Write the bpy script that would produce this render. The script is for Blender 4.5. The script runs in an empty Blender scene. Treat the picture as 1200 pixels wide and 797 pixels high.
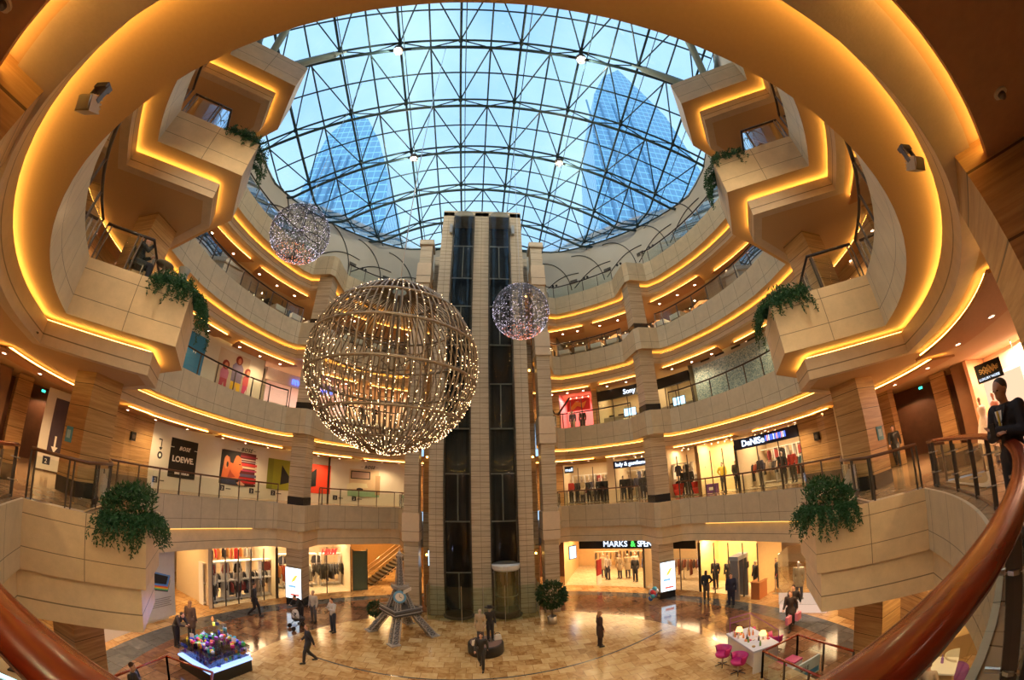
SKY = 1.3
EXPOSURE = 0.08
LAMPS = 280
ROOFL = 620
RIML = 520
SHOPL = .34
CORR = 1.2
import bpy, bmesh, math, random
from mathutils import Vector, Matrix
from mathutils.geometry import tessellate_polygon
random.seed(7)
PI = math.pi
scene = bpy.context.scene
COL = scene.collection
CX = 0.25                      # x of the symmetry axis of the atrium
ZG, Z2, Z3, Z4, Z5 = 0.0, 5.707, 11.10, 16.40, 21.32
LEVELS = {2: Z2, 3: Z3, 4: Z4, 5: Z5}
FD = 1.40                      # depth of the stone balcony front
BD = 2.10                      # underside of the dropped beam below floor level

# ------------------------------------------------------------------ materials
MATS = {}
class NT:
    def __init__(s, name):
        m = bpy.data.materials.new(name); m.use_nodes = True
        s.m = m; s.t = m.node_tree; s.t.nodes.clear()
        s.out = s.t.nodes.new('ShaderNodeOutputMaterial')
    def n(s, ty, **kw):
        nd = s.t.nodes.new('ShaderNode' + ty)
        for k, v in kw.items():
            if k.startswith('i_'):
                key = k[2:]; key = int(key) if key.isdigit() else key.replace('_', ' ')
                nd.inputs[key].default_value = v
            else: setattr(nd, k, v)
        return nd
    def l(s, a, b): s.t.links.new(a, b)
    def math(s, op, a, b=None, c=None):
        nd = s.n('Math', operation=op)
        for i, v in enumerate((a, b, c)):
            if v is None: continue
            if isinstance(v, (int, float)): nd.inputs[i].default_value = v
            else: s.l(v, nd.inputs[i])
        return nd.outputs[0]
    def mix(s, f, a, b):
        nd = s.n('Mix', data_type='RGBA')
        for sock, v in ((nd.inputs[0], f), (nd.inputs[6], a), (nd.inputs[7], b)):
            if isinstance(v, (int, float)): sock.default_value = v
            elif isinstance(v, tuple): sock.default_value = (*v[:3], 1)
            else: s.l(v, sock)
        return nd.outputs[2]
    def ramp(s, f, stops):
        nd = s.n('ValToRGB'); cr = nd.color_ramp
        while len(cr.elements) < len(stops): cr.elements.new(.5)
        for e, (p, c) in zip(cr.elements, stops): e.position = p; e.color = (*c, 1)
        s.l(f, nd.inputs[0]); return nd.outputs[0]
    def coord(s, kind='Object', scale=(1, 1, 1)):
        tc = s.n('TexCoord'); mp = s.n('Mapping'); mp.inputs['Scale'].default_value = scale
        s.l(tc.outputs[kind], mp.inputs['Vector']); return mp.outputs[0]
    def done(s, color, rough=.5, metal=0, spec=.5, bump=None, bstr=.2, **kw):
        b = s.n('BsdfPrincipled')
        if isinstance(color, tuple): b.inputs['Base Color'].default_value = (*color, 1)
        else: s.l(color, b.inputs['Base Color'])
        if isinstance(rough, (int, float)): b.inputs['Roughness'].default_value = rough
        else: s.l(rough, b.inputs['Roughness'])
        b.inputs['Metallic'].default_value = metal
        b.inputs['Specular IOR Level'].default_value = spec
        for k, v in kw.items(): b.inputs[k.replace('_', ' ')].default_value = v
        if bump is not None:
            bp = s.n('Bump'); bp.inputs['Strength'].default_value = bstr; bp.inputs['Distance'].default_value = .02
            s.l(bump, bp.inputs['Height']); s.l(bp.outputs[0], b.inputs['Normal'])
        s.l(b.outputs[0], s.out.inputs[0]); return s.m

def plain(name, col, rough=.55, metal=0, spec=.5, var=.12, scale=6):
    if name in MATS: return MATS[name]
    t = NT(name)
    nz = t.n('TexNoise'); nz.inputs['Scale'].default_value = scale; nz.inputs['Detail'].default_value = 4
    t.l(t.coord(), nz.inputs['Vector'])
    c = t.mix(nz.outputs[0], tuple(v * (1 - var) for v in col), tuple(min(1, v * (1 + var)) for v in col))
    MATS[name] = t.done(c, rough, metal, spec); return MATS[name]

def emit(name, col, strength):
    if name in MATS: return MATS[name]
    t = NT(name); e = t.n('Emission'); e.inputs[0].default_value = (*col, 1); e.inputs[1].default_value = strength
    t.l(e.outputs[0], t.out.inputs[0]); MATS[name] = t.m; return t.m

def glass(name, tint, refl=.12, rough=.02):
    if name in MATS: return MATS[name]
    t = NT(name)
    tr = t.n('BsdfTransparent'); tr.inputs[0].default_value = (*tint, 1)
    gl = t.n('BsdfGlossy'); gl.inputs['Roughness'].default_value = rough; gl.inputs[0].default_value = (.9, .95, 1, 1)
    lw = t.n('LayerWeight'); lw.inputs[0].default_value = .25
    f = t.math('MULTIPLY_ADD', lw.outputs['Fresnel'], .8, refl)
    mx = t.n('MixShader'); t.l(f, mx.inputs[0]); t.l(tr.outputs[0], mx.inputs[1]); t.l(gl.outputs[0], mx.inputs[2])
    t.l(mx.outputs[0], t.out.inputs[0]); MATS[name] = t.m; return t.m

def panel_mat(name, col, su, hl, jw=.018, jc=.28, rough=.5):
    """stone or plaster cladding: joints every su metres along UV.x, level joints at the UV.y heights hl"""
    t = NT(name); tc = t.n('TexCoord'); sp = t.n('SeparateXYZ'); t.l(tc.outputs['UV'], sp.inputs[0])
    m = None
    if su:
        fr = t.math('FRACT', t.math('DIVIDE', sp.outputs[0], su)); m = t.math('LESS_THAN', fr, jw / su)
    for h in hl:
        q = t.math('LESS_THAN', t.math('ABSOLUTE', t.math('SUBTRACT', sp.outputs[1], h)), jw / 2)
        m = q if m is None else t.math('MAXIMUM', m, q)
    nz = t.n('TexNoise'); nz.inputs['Scale'].default_value = 2.2; nz.inputs['Detail'].default_value = 8; nz.inputs['Roughness'].default_value = .7
    t.l(tc.outputs['Object'], nz.inputs['Vector'])
    n2 = t.n('TexNoise'); n2.inputs['Scale'].default_value = 40; t.l(tc.outputs['Object'], n2.inputs['Vector'])
    base = t.mix(t.ramp(nz.outputs[0], [(.25, (0, 0, 0)), (.75, (1, 1, 1))]), tuple(v * .84 for v in col), tuple(min(1, v * 1.13) for v in col))
    base = t.mix(t.math('MULTIPLY', n2.outputs[0], .22), base, tuple(v * .7 for v in col))
    if su:   # every slab a little different
        fl = t.math('FLOOR', t.math('DIVIDE', sp.outputs[0], su)); wn = t.n('TexWhiteNoise', noise_dimensions='1D'); t.l(fl, wn.inputs['W'])
        base = t.mix(t.math('MULTIPLY', wn.outputs[0], .16), base, tuple(v * .72 for v in col))
    if m is not None: base = t.mix(m, base, tuple(v * jc for v in col))
    MATS[name] = t.done(base, rough, bump=n2.outputs[0], bstr=.1); return MATS[name]

def travertine(name, c0, c1, c2, band=9, joint=.62, rough=.42, offs=0.0):
    t = NT(name)
    v = t.coord('Object', (.55, .55, band))
    nz = t.n('TexNoise'); nz.inputs['Scale'].default_value = 1.3; nz.inputs['Detail'].default_value = 9; nz.inputs['Roughness'].default_value = .68
    nz.inputs['Distortion'].default_value = .25; t.l(v, nz.inputs['Vector'])
    c = t.ramp(nz.outputs[0], [(.3, c0), (.5, c1), (.68, c2)])
    tc = t.n('TexCoord'); sp = t.n('SeparateXYZ'); t.l(tc.outputs['Object'], sp.inputs[0])
    z = t.math('ADD', sp.outputs[2], offs + 50 * joint)
    fr = t.math('FRACT', t.math('DIVIDE', z, joint)); m = t.math('LESS_THAN', fr, .022 / joint)
    wn = t.n('TexWhiteNoise', noise_dimensions='1D'); t.l(t.math('FLOOR', t.math('DIVIDE', z, joint)), wn.inputs['W'])
    c = t.mix(t.math('MULTIPLY', wn.outputs[0], .3), c, tuple(x * .6 for x in c1))
    c = t.mix(m, c, tuple(x * .35 for x in c0))
    MATS[name] = t.done(c, rough, bump=nz.outputs[0], bstr=.15); return MATS[name]

STONE = panel_mat('balcony_limestone', (.61, .525, .365), 1.15, (-.95,))
STONEB = panel_mat('bay_limestone_lit', (.66, .50, .30), 10.0, (-.25, -.93))  # stronger orange paints the warm light on the bay fronts into the stone
BEAM = panel_mat('beam_plaster', (.58, .48, .36), 0, (-1.86,), jw=.03); BEAM2 = panel_mat('low_beam_lit_plaster', (.72, .58, .37), 0, (-2.02,), jw=.03)  # low beam: yellowish light from the ground lamps is put into its colour
TRAV = travertine('pale_travertine', (.32, .25, .165), (.52, .43, .305), (.64, .55, .41), 13, .56)
TRAVW = travertine('warm_travertine', (.30, .165, .068), (.48, .285, .12), (.62, .41, .19), 11, .62)
TRAVS = travertine('shaft_travertine', (.34, .26, .17), (.56, .47, .34), (.68, .59, .45), 20, .30)
PLAST = plain('tan_plaster', (.50, .34, .18), .75, var=.06, scale=30)
CEIL = plain('gallery_ceiling_plaster', (.52, .36, .21), .8, var=.06, scale=30)
WOOD = plain('brown_ceiling_board', (.46, .24, .11), .7, var=.15, scale=12)
DARKWOOD = plain('dark_veneer', (.13, .055, .028), .35, var=.4, scale=3)
WALLW = plain('white_wall_paint', (.66, .64, .58), .8, var=.04, scale=3)
CREAM = plain('cream_paint', (.72, .60, .42), .7, var=.04)
COVE = emit('warm_cove_light', (1.0, .52, .10), 15)
BLACK = plain('black_metal', (.015, .015, .017), .35)
BLACKS = plain('black_granite', (.02, .02, .022), .2, var=.3, scale=40)
CHROME = plain('brushed_steel', (.55, .53, .50), .28, 1, var=.05)
STEELD = plain('dark_steel_post', (.13, .11, .10), .38, .8, var=.1)
RAILW = plain('dark_handrail', (.02, .012, .010), .3)
GLASSR = glass('balustrade_glass', (.84, .90, .85), .015)
GLASSS = glass('shopfront_glass', (.93, .96, .95), .03)
WHITE = plain('white_lacquer', (.8, .8, .8), .4, var=.02)

# ------------------------------------------------------------------ mesh helpers
def link(o, parent=None):
    COL.objects.link(o)
    if parent is not None: o.parent = parent
    return o
def obj(name, bm, mat, parent=None, smooth=False, loc=None):
    me = bpy.data.meshes.new(name)
    if isinstance(bm, bmesh.types.BMesh):
        bm.normal_update(); bm.to_mesh(me); bm.free()
    else:
        me = bm; me.name = name
    for m in (mat if isinstance(mat, (list, tuple)) else [mat]): me.materials.append(m)
    if smooth: me.polygons.foreach_set('use_smooth', [True] * len(me.polygons))
    o = bpy.data.objects.new(name, me)
    if loc is not None: o.location = loc
    return link(o, parent)
def tag(o, label, cat, group=None, kind=None):
    o['label'] = label; o['category'] = cat
    if group: o['group'] = group
    if kind: o['kind'] = kind
    return o
def thing(name, label, cat, loc=(0, 0, 0), rz=0, group=None):
    o = bpy.data.objects.new(name, None); o.location = loc; o.rotation_euler = (0, 0, rz)
    o.empty_display_size = .2
    link(o); return tag(o, label, cat, group)
def struct(name, bm, mat, smooth=False):
    o = obj(name, bm, mat, smooth=smooth); o['kind'] = 'structure'; return o
def dup(root, loc=None, rz=None, label=None, group=None, parent=None):
    r = root.copy(); COL.objects.link(r)
    if parent is not None: r.parent = parent
    if loc is not None: r.location = loc
    if rz is not None: r.rotation_euler = (0, 0, rz)
    if label: r['label'] = label
    if group: r['group'] = group
    for ch in list(root.children): dup(ch, parent=r)
    return r
def NB(): return bmesh.new()
def box(bm, c, s, rz=0, mi=0, taper=1.0):
    hx, hy, hz = s[0] / 2, s[1] / 2, s[2] / 2; R = Matrix.Rotation(rz, 3, 'Z'); vs = []
    for dz in (-1, 1):
        k = 1 if dz < 0 else taper
        for dx, dy in ((-1, -1), (1, -1), (1, 1), (-1, 1)):
            vs.append(bm.verts.new(Vector(c) + R @ Vector((dx * hx * k, dy * hy * k, dz * hz))))
    for f in ((0, 3, 2, 1), (4, 5, 6, 7), (0, 1, 5, 4), (1, 2, 6, 5), (2, 3, 7, 6), (3, 0, 4, 7)):
        fc = bm.faces.new([vs[i] for i in f]); fc.material_index = mi
    return bm
def basis(d):
    d = Vector(d).normalized(); a = Vector((0, 0, 1)) if abs(d.z) < .95 else Vector((1, 0, 0))
    x = d.cross(a).normalized(); return x, x.cross(d).normalized()
def tube(bm, pts, r, seg=8, mi=0, closed=False, flat=1.0, cap=True):
    """round tube along points; r a number or one per point; flat scales the second axis"""
    pts = [Vector(p) for p in pts]; n = len(pts); rings = []; px = None
    for i, p in enumerate(pts):
        if closed: d = pts[(i + 1) % n] - pts[i - 1]
        else: d = pts[min(i + 1, n - 1)] - pts[max(i - 1, 0)]
        if d.length < 1e-9: d = Vector((0, 0, 1))
        d.normalize()
        if px is None: x, y = basis(d)
        else:
            x = (px - d * px.dot(d))
            x = x.normalized() if x.length > 1e-6 else basis(d)[0]
            y = x.cross(d).normalized()
        px = x; rr = r[i] if isinstance(r, (list, tuple)) else r
        rings.append([bm.verts.new(p + x * math.cos(a) * rr + y * math.sin(a) * rr * flat) for a in [2 * PI * k / seg for k in range(seg)]])
    m = n if closed else n - 1
    for i in range(m):
        a, b = rings[i], rings[(i + 1) % n]
        for k in range(seg):
            f = bm.faces.new((a[k], a[(k + 1) % seg], b[(k + 1) % seg], b[k])); f.material_index = mi
    if cap and not closed:
        for rg in (rings[0][::-1], rings[-1]):
            f = bm.faces.new(rg); f.material_index = mi
    return bm
def lathe(bm, prof, c=(0, 0, 0), seg=16, mi=0, a0=0, a1=2 * PI):
    full = abs(a1 - a0 - 2 * PI) < 1e-6; m = seg if full else seg + 1; rings = []
    for r, z in prof:
        rings.append([bm.verts.new((c[0] + max(r, 1e-4) * math.cos(a0 + (a1 - a0) * k / seg), c[1] + max(r, 1e-4) * math.sin(a0 + (a1 - a0) * k / seg), c[2] + z)) for k in range(m)])
    for a, b in zip(rings, rings[1:]):
        for k in range(seg):
            j = (k + 1) % m
            f = bm.faces.new((a[k], a[j], b[j], b[k])); f.material_index = mi
    return bm
def prism(bm, pts, z0, z1, mi=0):
    a = [bm.verts.new((x, y, z0)) for x, y in pts]; b = [bm.verts.new((x, y, z1)) for x, y in pts]; n = len(pts)
    for i in range(n):
        f = bm.faces.new((a[i], a[(i + 1) % n], b[(i + 1) % n], b[i])); f.material_index = mi
    for lp in (a[::-1], b):
        for t in tessellate_polygon([[v.co for v in lp]]):
            try: f = bm.faces.new([lp[k] for k in t]); f.material_index = mi
            except ValueError: pass
    return bm
def plate_holes(bm, outer, holes, z, mi=0, flip=False):
    loops = [[Vector((x, y, 0)) for x, y in lp] for lp in [outer] + holes]
    vs = [bm.verts.new((v.x, v.y, z)) for lp in loops for v in lp]
    for t in tessellate_polygon(loops):
        try: f = bm.faces.new([vs[k] for k in (t[::-1] if flip else t)]); f.material_index = mi
        except ValueError: pass
    return bm
def uv_sweep(bm, path, prof, zref, mi=0, closed=False, ofn=None):
    """sweep a profile [(offset, z)] along a plan path; UV = (running length, height from zref)"""
    uvl = bm.loops.layers.uv.verify()
    rows = []
    for off, z in prof:
        pp = ofn(off) if ofn else offset(path, off, closed)
        rows.append([bm.verts.new((x, y, z)) for x, y in pp])
    S = [0]
    for a, b in zip(path, path[1:] + ([path[0]] if closed else [])): S.append(S[-1] + math.dist(a, b))
    n = len(rows[0]); m = n if closed else n - 1
    for j in range(len(prof) - 1):
        for i in range(m):
            k = (i + 1) % n
            f = bm.faces.new((rows[j][i], rows[j][k], rows[j + 1][k], rows[j + 1][i])); f.material_index = mi
            for lp, (u, v) in zip(f.loops, ((S[i], prof[j][1]), (S[i + 1], prof[j][1]), (S[i + 1], prof[j + 1][1]), (S[i], prof[j + 1][1]))):
                lp[uvl].uv = (u, v - zref)
    return bm

# ------------------------------------------------------------------ plan of the atrium
def offset(path, d, closed=False):
    """parallel path, d metres away from the void (the path runs with the void on its right-hand side turned outward)"""
    if abs(d) < 1e-9: return list(path)
    n = len(path); out = []
    def nrm(a, b):
        dx, dy = b[0] - a[0], b[1] - a[1]; L = math.hypot(dx, dy) or 1e-9; return (dy / L, -dx / L)
    for i, p in enumerate(path):
        if closed: a, b = nrm(path[i - 1], p), nrm(p, path[(i + 1) % n])
        elif i == 0: a = b = nrm(p, path[1])
        elif i == n - 1: a = b = nrm(path[-2], p)
        else: a, b = nrm(path[i - 1], p), nrm(p, path[i + 1])
        mx, my = a[0] + b[0], a[1] + b[1]; L2 = mx * mx + my * my
        k = min(2 / L2, 2.2 / math.sqrt(L2)) if L2 > 1e-6 else 1
        out.append((p[0] + mx * k * d, p[1] + my * k * d))
    return out
def far_pt(u, d=0): return (u, 12.5 + (14.2 + d) * math.sqrt(max(0, 1 - (u / (13.1 + d)) ** 2)))
def near_pt(th, d=0): return ((12.5 + d) * math.sin(th), 12.5 - (11.75 + d) * math.cos(th))
A_, B_, C_, D_ = (9.40, 4.74), (7.25, 6.58), (8.72, 8.46), (12.75, 9.75)
J_ = (8.28, 5.70)                                   # where the planter begins on the bay front
J2_ = (9.75, 7.58)
def half(parts=False):
    seg = {}
    seg['far'] = [(4.35, 21.98), (5.35, 25.05)] + [far_pt(u) for u in (5.9, 6.6, 7.3, 8.0, 8.7, 9.3, 9.62)]
    seg['bump'] = [(9.62, 20.05), (9.85, 19.72), (11.15, 19.72), (11.55, 19.25)]
    seg['side'] = [far_pt(u) for u in (11.9, 12.3, 12.65, 12.9, 13.05)] + [(13.1, 12.5), (13.0, 11.2)] + [D_]
    seg['bay'] = [C_, B_, A_]
    t0 = math.asin(9.40 / 12.5)
    seg['near'] = [near_pt(t0 * (1 - k / 22)) for k in range(1, 23)]
    seg['near'][0] = (9.05, 4.42) if False else seg['near'][0]
    return seg
HS = half()
HALF = HS['far'] + HS['bump'] + HS['side'] + HS['bay'] + HS['near']
def R(p): return (CX + p[0], p[1])
def L(p): return (CX - p[0], p[1])
# whole edge, from right of the lift tower, round behind the camera and back to its left (void on the left of travel when seen from above)
EDGE = [L(p) for p in HALF] + [R(p) for p in HALF[::-1][1:]]
OVAL_T = [k * 2 * PI / 120 for k in range(120)]
def oval(d=0, n=120, t0=0, t1=2 * PI):
    out = []
    for k in range(n + (0 if abs(t1 - t0 - 2 * PI) < 1e-6 else 1)):
        t = t0 + (t1 - t0) * k / n; out.append(opt(t, d))
    return out
def opt(t, d=0):
    c, s = math.cos(t), math.sin(t)
    a = (13.1 if s > 0 else 12.9) + d; b = (14.2 if s > 0 else 11.75) + d
    return (CX + a * c, 12.5 + b * s)
def optd(deg, d=0): return opt(math.radians(deg), d)
def ring_frame(deg, d):
    """position and heading (rz so that local -Y faces the void) on the oval"""
    p = optd(deg, d); a = optd(deg - .5, d); b = optd(deg + .5, d)
    tx, ty = b[0] - a[0], b[1] - a[1]; ang = math.atan2(ty, tx)
    return p, ang + PI           # local +X runs clockwise, local -Y looks to the void
def text(name, body, size, mat, loc, rz, parent=None, ext=.015, shear=0, align='LEFT', fat=.0, rx=PI / 2, spacing=1.0):
    cu = bpy.data.curves.new(name, 'FONT'); cu.body = body; cu.size = size; cu.extrude = ext; cu.shear = shear
    cu.align_x = align; cu.offset = fat; cu.space_character = spacing; cu.resolution_u = 3
    tmp = bpy.data.objects.new('tmp', cu); COL.objects.link(tmp)
    dg = bpy.context.evaluated_depsgraph_get(); me = bpy.data.meshes.new_from_object(tmp.evaluated_get(dg))
    bpy.data.objects.remove(tmp); me.materials.clear(); me.materials.append(mat); me.name = name
    o = bpy.data.objects.new(name, me); o.location = loc; o.rotation_euler = (rx, 0, rz)
    return link(o, parent)
# ------------------------------------------------------------------ camera
cam_d = bpy.data.cameras.new('camera'); cam = bpy.data.objects.new('camera', cam_d); COL.objects.link(cam)
cam_d.type = 'PANO'; cam_d.panorama_type = 'FISHEYE_LENS_POLYNOMIAL'
cam_d.sensor_fit = 'HORIZONTAL'; cam_d.sensor_width = 36; cam_d.sensor_height = 36 * 797 / 1200
cam_d.fisheye_fov = PI
_f, _K = 434.75, 2.985          # r = f K tan(theta / K) in pixels of a 1200 wide frame
# theta(r) = K atan(r / (f K)) as a power series in r (mm)
_s = 1200 / 36 / (_f * _K)
cam_d.fisheye_polynomial_k0 = 0.0
cam_d.fisheye_polynomial_k1 = -_K * _s
cam_d.fisheye_polynomial_k2 = 0.0
cam_d.fisheye_polynomial_k3 = _K * _s ** 3 / 3 * .965
cam_d.fisheye_polynomial_k4 = 0.0
cam_d.clip_start = .05; cam_d.clip_end = 1000
_p, _r, _y = math.radians(22.52), math.radians(-1.609), math.radians(-6.0)
_Rv, _U, _F = Vector((1, 0, 0)), Vector((0, -math.sin(_p), math.cos(_p))), Vector((0, math.cos(_p), math.sin(_p)))
_R2 = _Rv * math.cos(_r) + _U * math.sin(_r); _U2 = -_Rv * math.sin(_r) + _U * math.cos(_r)
_Z = Matrix.Rotation(_y, 3, 'Z')
_R2, _U2, _F = _Z @ _R2, _Z @ _U2, _Z @ _F
M = Matrix((_R2, _U2, -_F)).transposed().to_4x4(); M.translation = Vector((0, 0, 7.226))
cam.matrix_world = M; scene.camera = cam

# ------------------------------------------------------------------ world
w = bpy.data.worlds.new('overcast_sky'); scene.world = w; w.use_nodes = True
nt = w.node_tree; bg = nt.nodes['Background']
tc = nt.nodes.new('ShaderNodeTexCoord'); nz = nt.nodes.new('ShaderNodeTexNoise'); nz.inputs['Scale'].default_value = 2.2; nz.inputs['Detail'].default_value = 5
nt.links.new(tc.outputs['Generated'], nz.inputs['Vector'])
cr = nt.nodes.new('ShaderNodeValToRGB'); cr.color_ramp.elements[0].position = .38; cr.color_ramp.elements[0].color = (.36, .62, .98, 1)
cr.color_ramp.elements[1].position = .62; cr.color_ramp.elements[1].color = (.60, .84, 1.0, 1)
nt.links.new(nz.outputs[0], cr.inputs[0]); nt.links.new(cr.outputs[0], bg.inputs[0]); bg.inputs[1].default_value = SKY
scene.view_settings.view_transform = 'Standard'; scene.view_settings.look = 'None'
scene.view_settings.gamma = 1; scene.view_settings.exposure = EXPOSURE; scene.view_settings.use_curve_mapping = False
scene.cycles.max_bounces = 7; scene.cycles.diffuse_bounces = 4; scene.cycles.glossy_bounces = 3
scene.cycles.transparent_max_bounces = 16; scene.cycles.transmission_bounces = 2
scene.cycles.caustics_reflective = False; scene.cycles.caustics_refractive = False
scene.cycles.use_denoising = True; scene.cycles.sample_clamp_indirect = 6.0

# ------------------------------------------------------------------ floors, balcony fronts, ceilings
def tile_floor(name, cell, stops, rough=.16, gap=.02, dark=.3):
    t = NT(name); tc = t.n('TexCoord'); sp = t.n('SeparateXYZ'); t.l(tc.outputs['Object'], sp.inputs[0])
    fy = t.math('DIVIDE', t.math('ADD', sp.outputs[1], 100.1), cell * .8)
    fx = t.math('ADD', t.math('DIVIDE', t.math('ADD', sp.outputs[0], 100.3), cell), t.math('MULTIPLY', t.math('FLOOR', fy), .37))
    cb = t.n('CombineXYZ'); t.l(t.math('FLOOR', fx), cb.inputs[0]); t.l(t.math('FLOOR', fy), cb.inputs[1])
    wn = t.n('TexWhiteNoise', noise_dimensions='2D'); t.l(cb.outputs[0], wn.inputs['Vector'])
    nz = t.n('TexNoise'); nz.inputs['Scale'].default_value = 3.0; nz.inputs['Detail'].default_value = 8; nz.inputs['Distortion'].default_value = 1.2
    add = t.n('VectorMath', operation='MULTIPLY_ADD'); t.l(cb.outputs[0], add.inputs[0]); add.inputs[1].default_value = (3.7, 5.3, 0); t.l(tc.outputs['Object'], add.inputs[2]); t.l(add.outputs[0], nz.inputs['Vector'])
    v = t.math('ADD', t.math('MULTIPLY', wn.outputs[0], .32), t.math('MULTIPLY', nz.outputs[0], .72))
    c = t.ramp(v, stops)
    g = t.math('MAXIMUM', t.math('LESS_THAN', t.math('FRACT', fx), gap / cell), t.math('LESS_THAN', t.math('FRACT', fy), gap / cell))
    c = t.mix(g, c, tuple(x * dark for x in stops[0][1]))
    MATS[name] = t.done(c, rough, spec=.6); return MATS[name]
F_TAN = tile_floor('golden_marble_tiles', .62, [(.24, (.26, .12, .035)), (.40, (.46, .27, .10)), (.56, (.60, .41, .18)), (.78, (.70, .53, .28))], .2, .014, .9)
F_RED = tile_floor('dark_red_granite_tiles', .9, [(.25, (.09, .042, .026)), (.5, (.17, .085, .05)), (.75, (.27, .15, .09))], .10)
F_GREY = tile_floor('grey_granite_band', .9, [(.25, (.06, .065, .07)), (.6, (.10, .105, .11)), (.8, (.15, .15, .15))], .12)
F_GALL = tile_floor('gallery_stone_tiles', .7, [(.25, (.30, .18, .10)), (.5, (.42, .28, .16)), (.75, (.54, .38, .23))], .14)
F_STORE = tile_floor('pale_store_tiles', .6, [(.25, (.55, .45, .30)), (.5, (.62, .52, .36)), (.75, (.68, .58, .42))], .2, dark=.7)
def circle(c, r, n=96): return [(c[0] + r * math.cos(2 * PI * k / n), c[1] + r * math.sin(2 * PI * k / n)) for k in range(n)]
bm = NB()
c1 = circle((CX, 13.0), 8.95)
prism(bm, c1, -.02, 0, 0) if False else plate_holes(bm, c1, [], 0, 0)
c2 = circle((CX, 13.0), 12.2)
plate_holes(bm, c2, [c1], 0, 1)
c3 = oval(.9, 96)
c3b = circle((CX, 12.6), 13.3)
plate_holes(bm, c3b, [c2], 0, 2)
c4 = oval(14, 96)
plate_holes(bm, c4, [c3b], 0, 3)
for k, (cc, rr) in enumerate(()): pass
struct('floor', bm, [F_TAN, F_RED, F_GREY, tile_floor('orange_marble_tiles', .8, [(.25, (.38, .20, .07)), (.5, (.52, .30, .12)), (.75, (.62, .42, .2))], .1)])
bm = NB()       # thin grey stone line curving across the tiles
arc = [(x, 13.45 + .03 * (x + 1) ** 2) for x in [(-7 + k * .5) for k in range(31)]]
tube(bm, [(x, y, .0) for x, y in arc], .045, 4, flat=.05)
struct('trim_1', bm, F_GREY)

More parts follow.
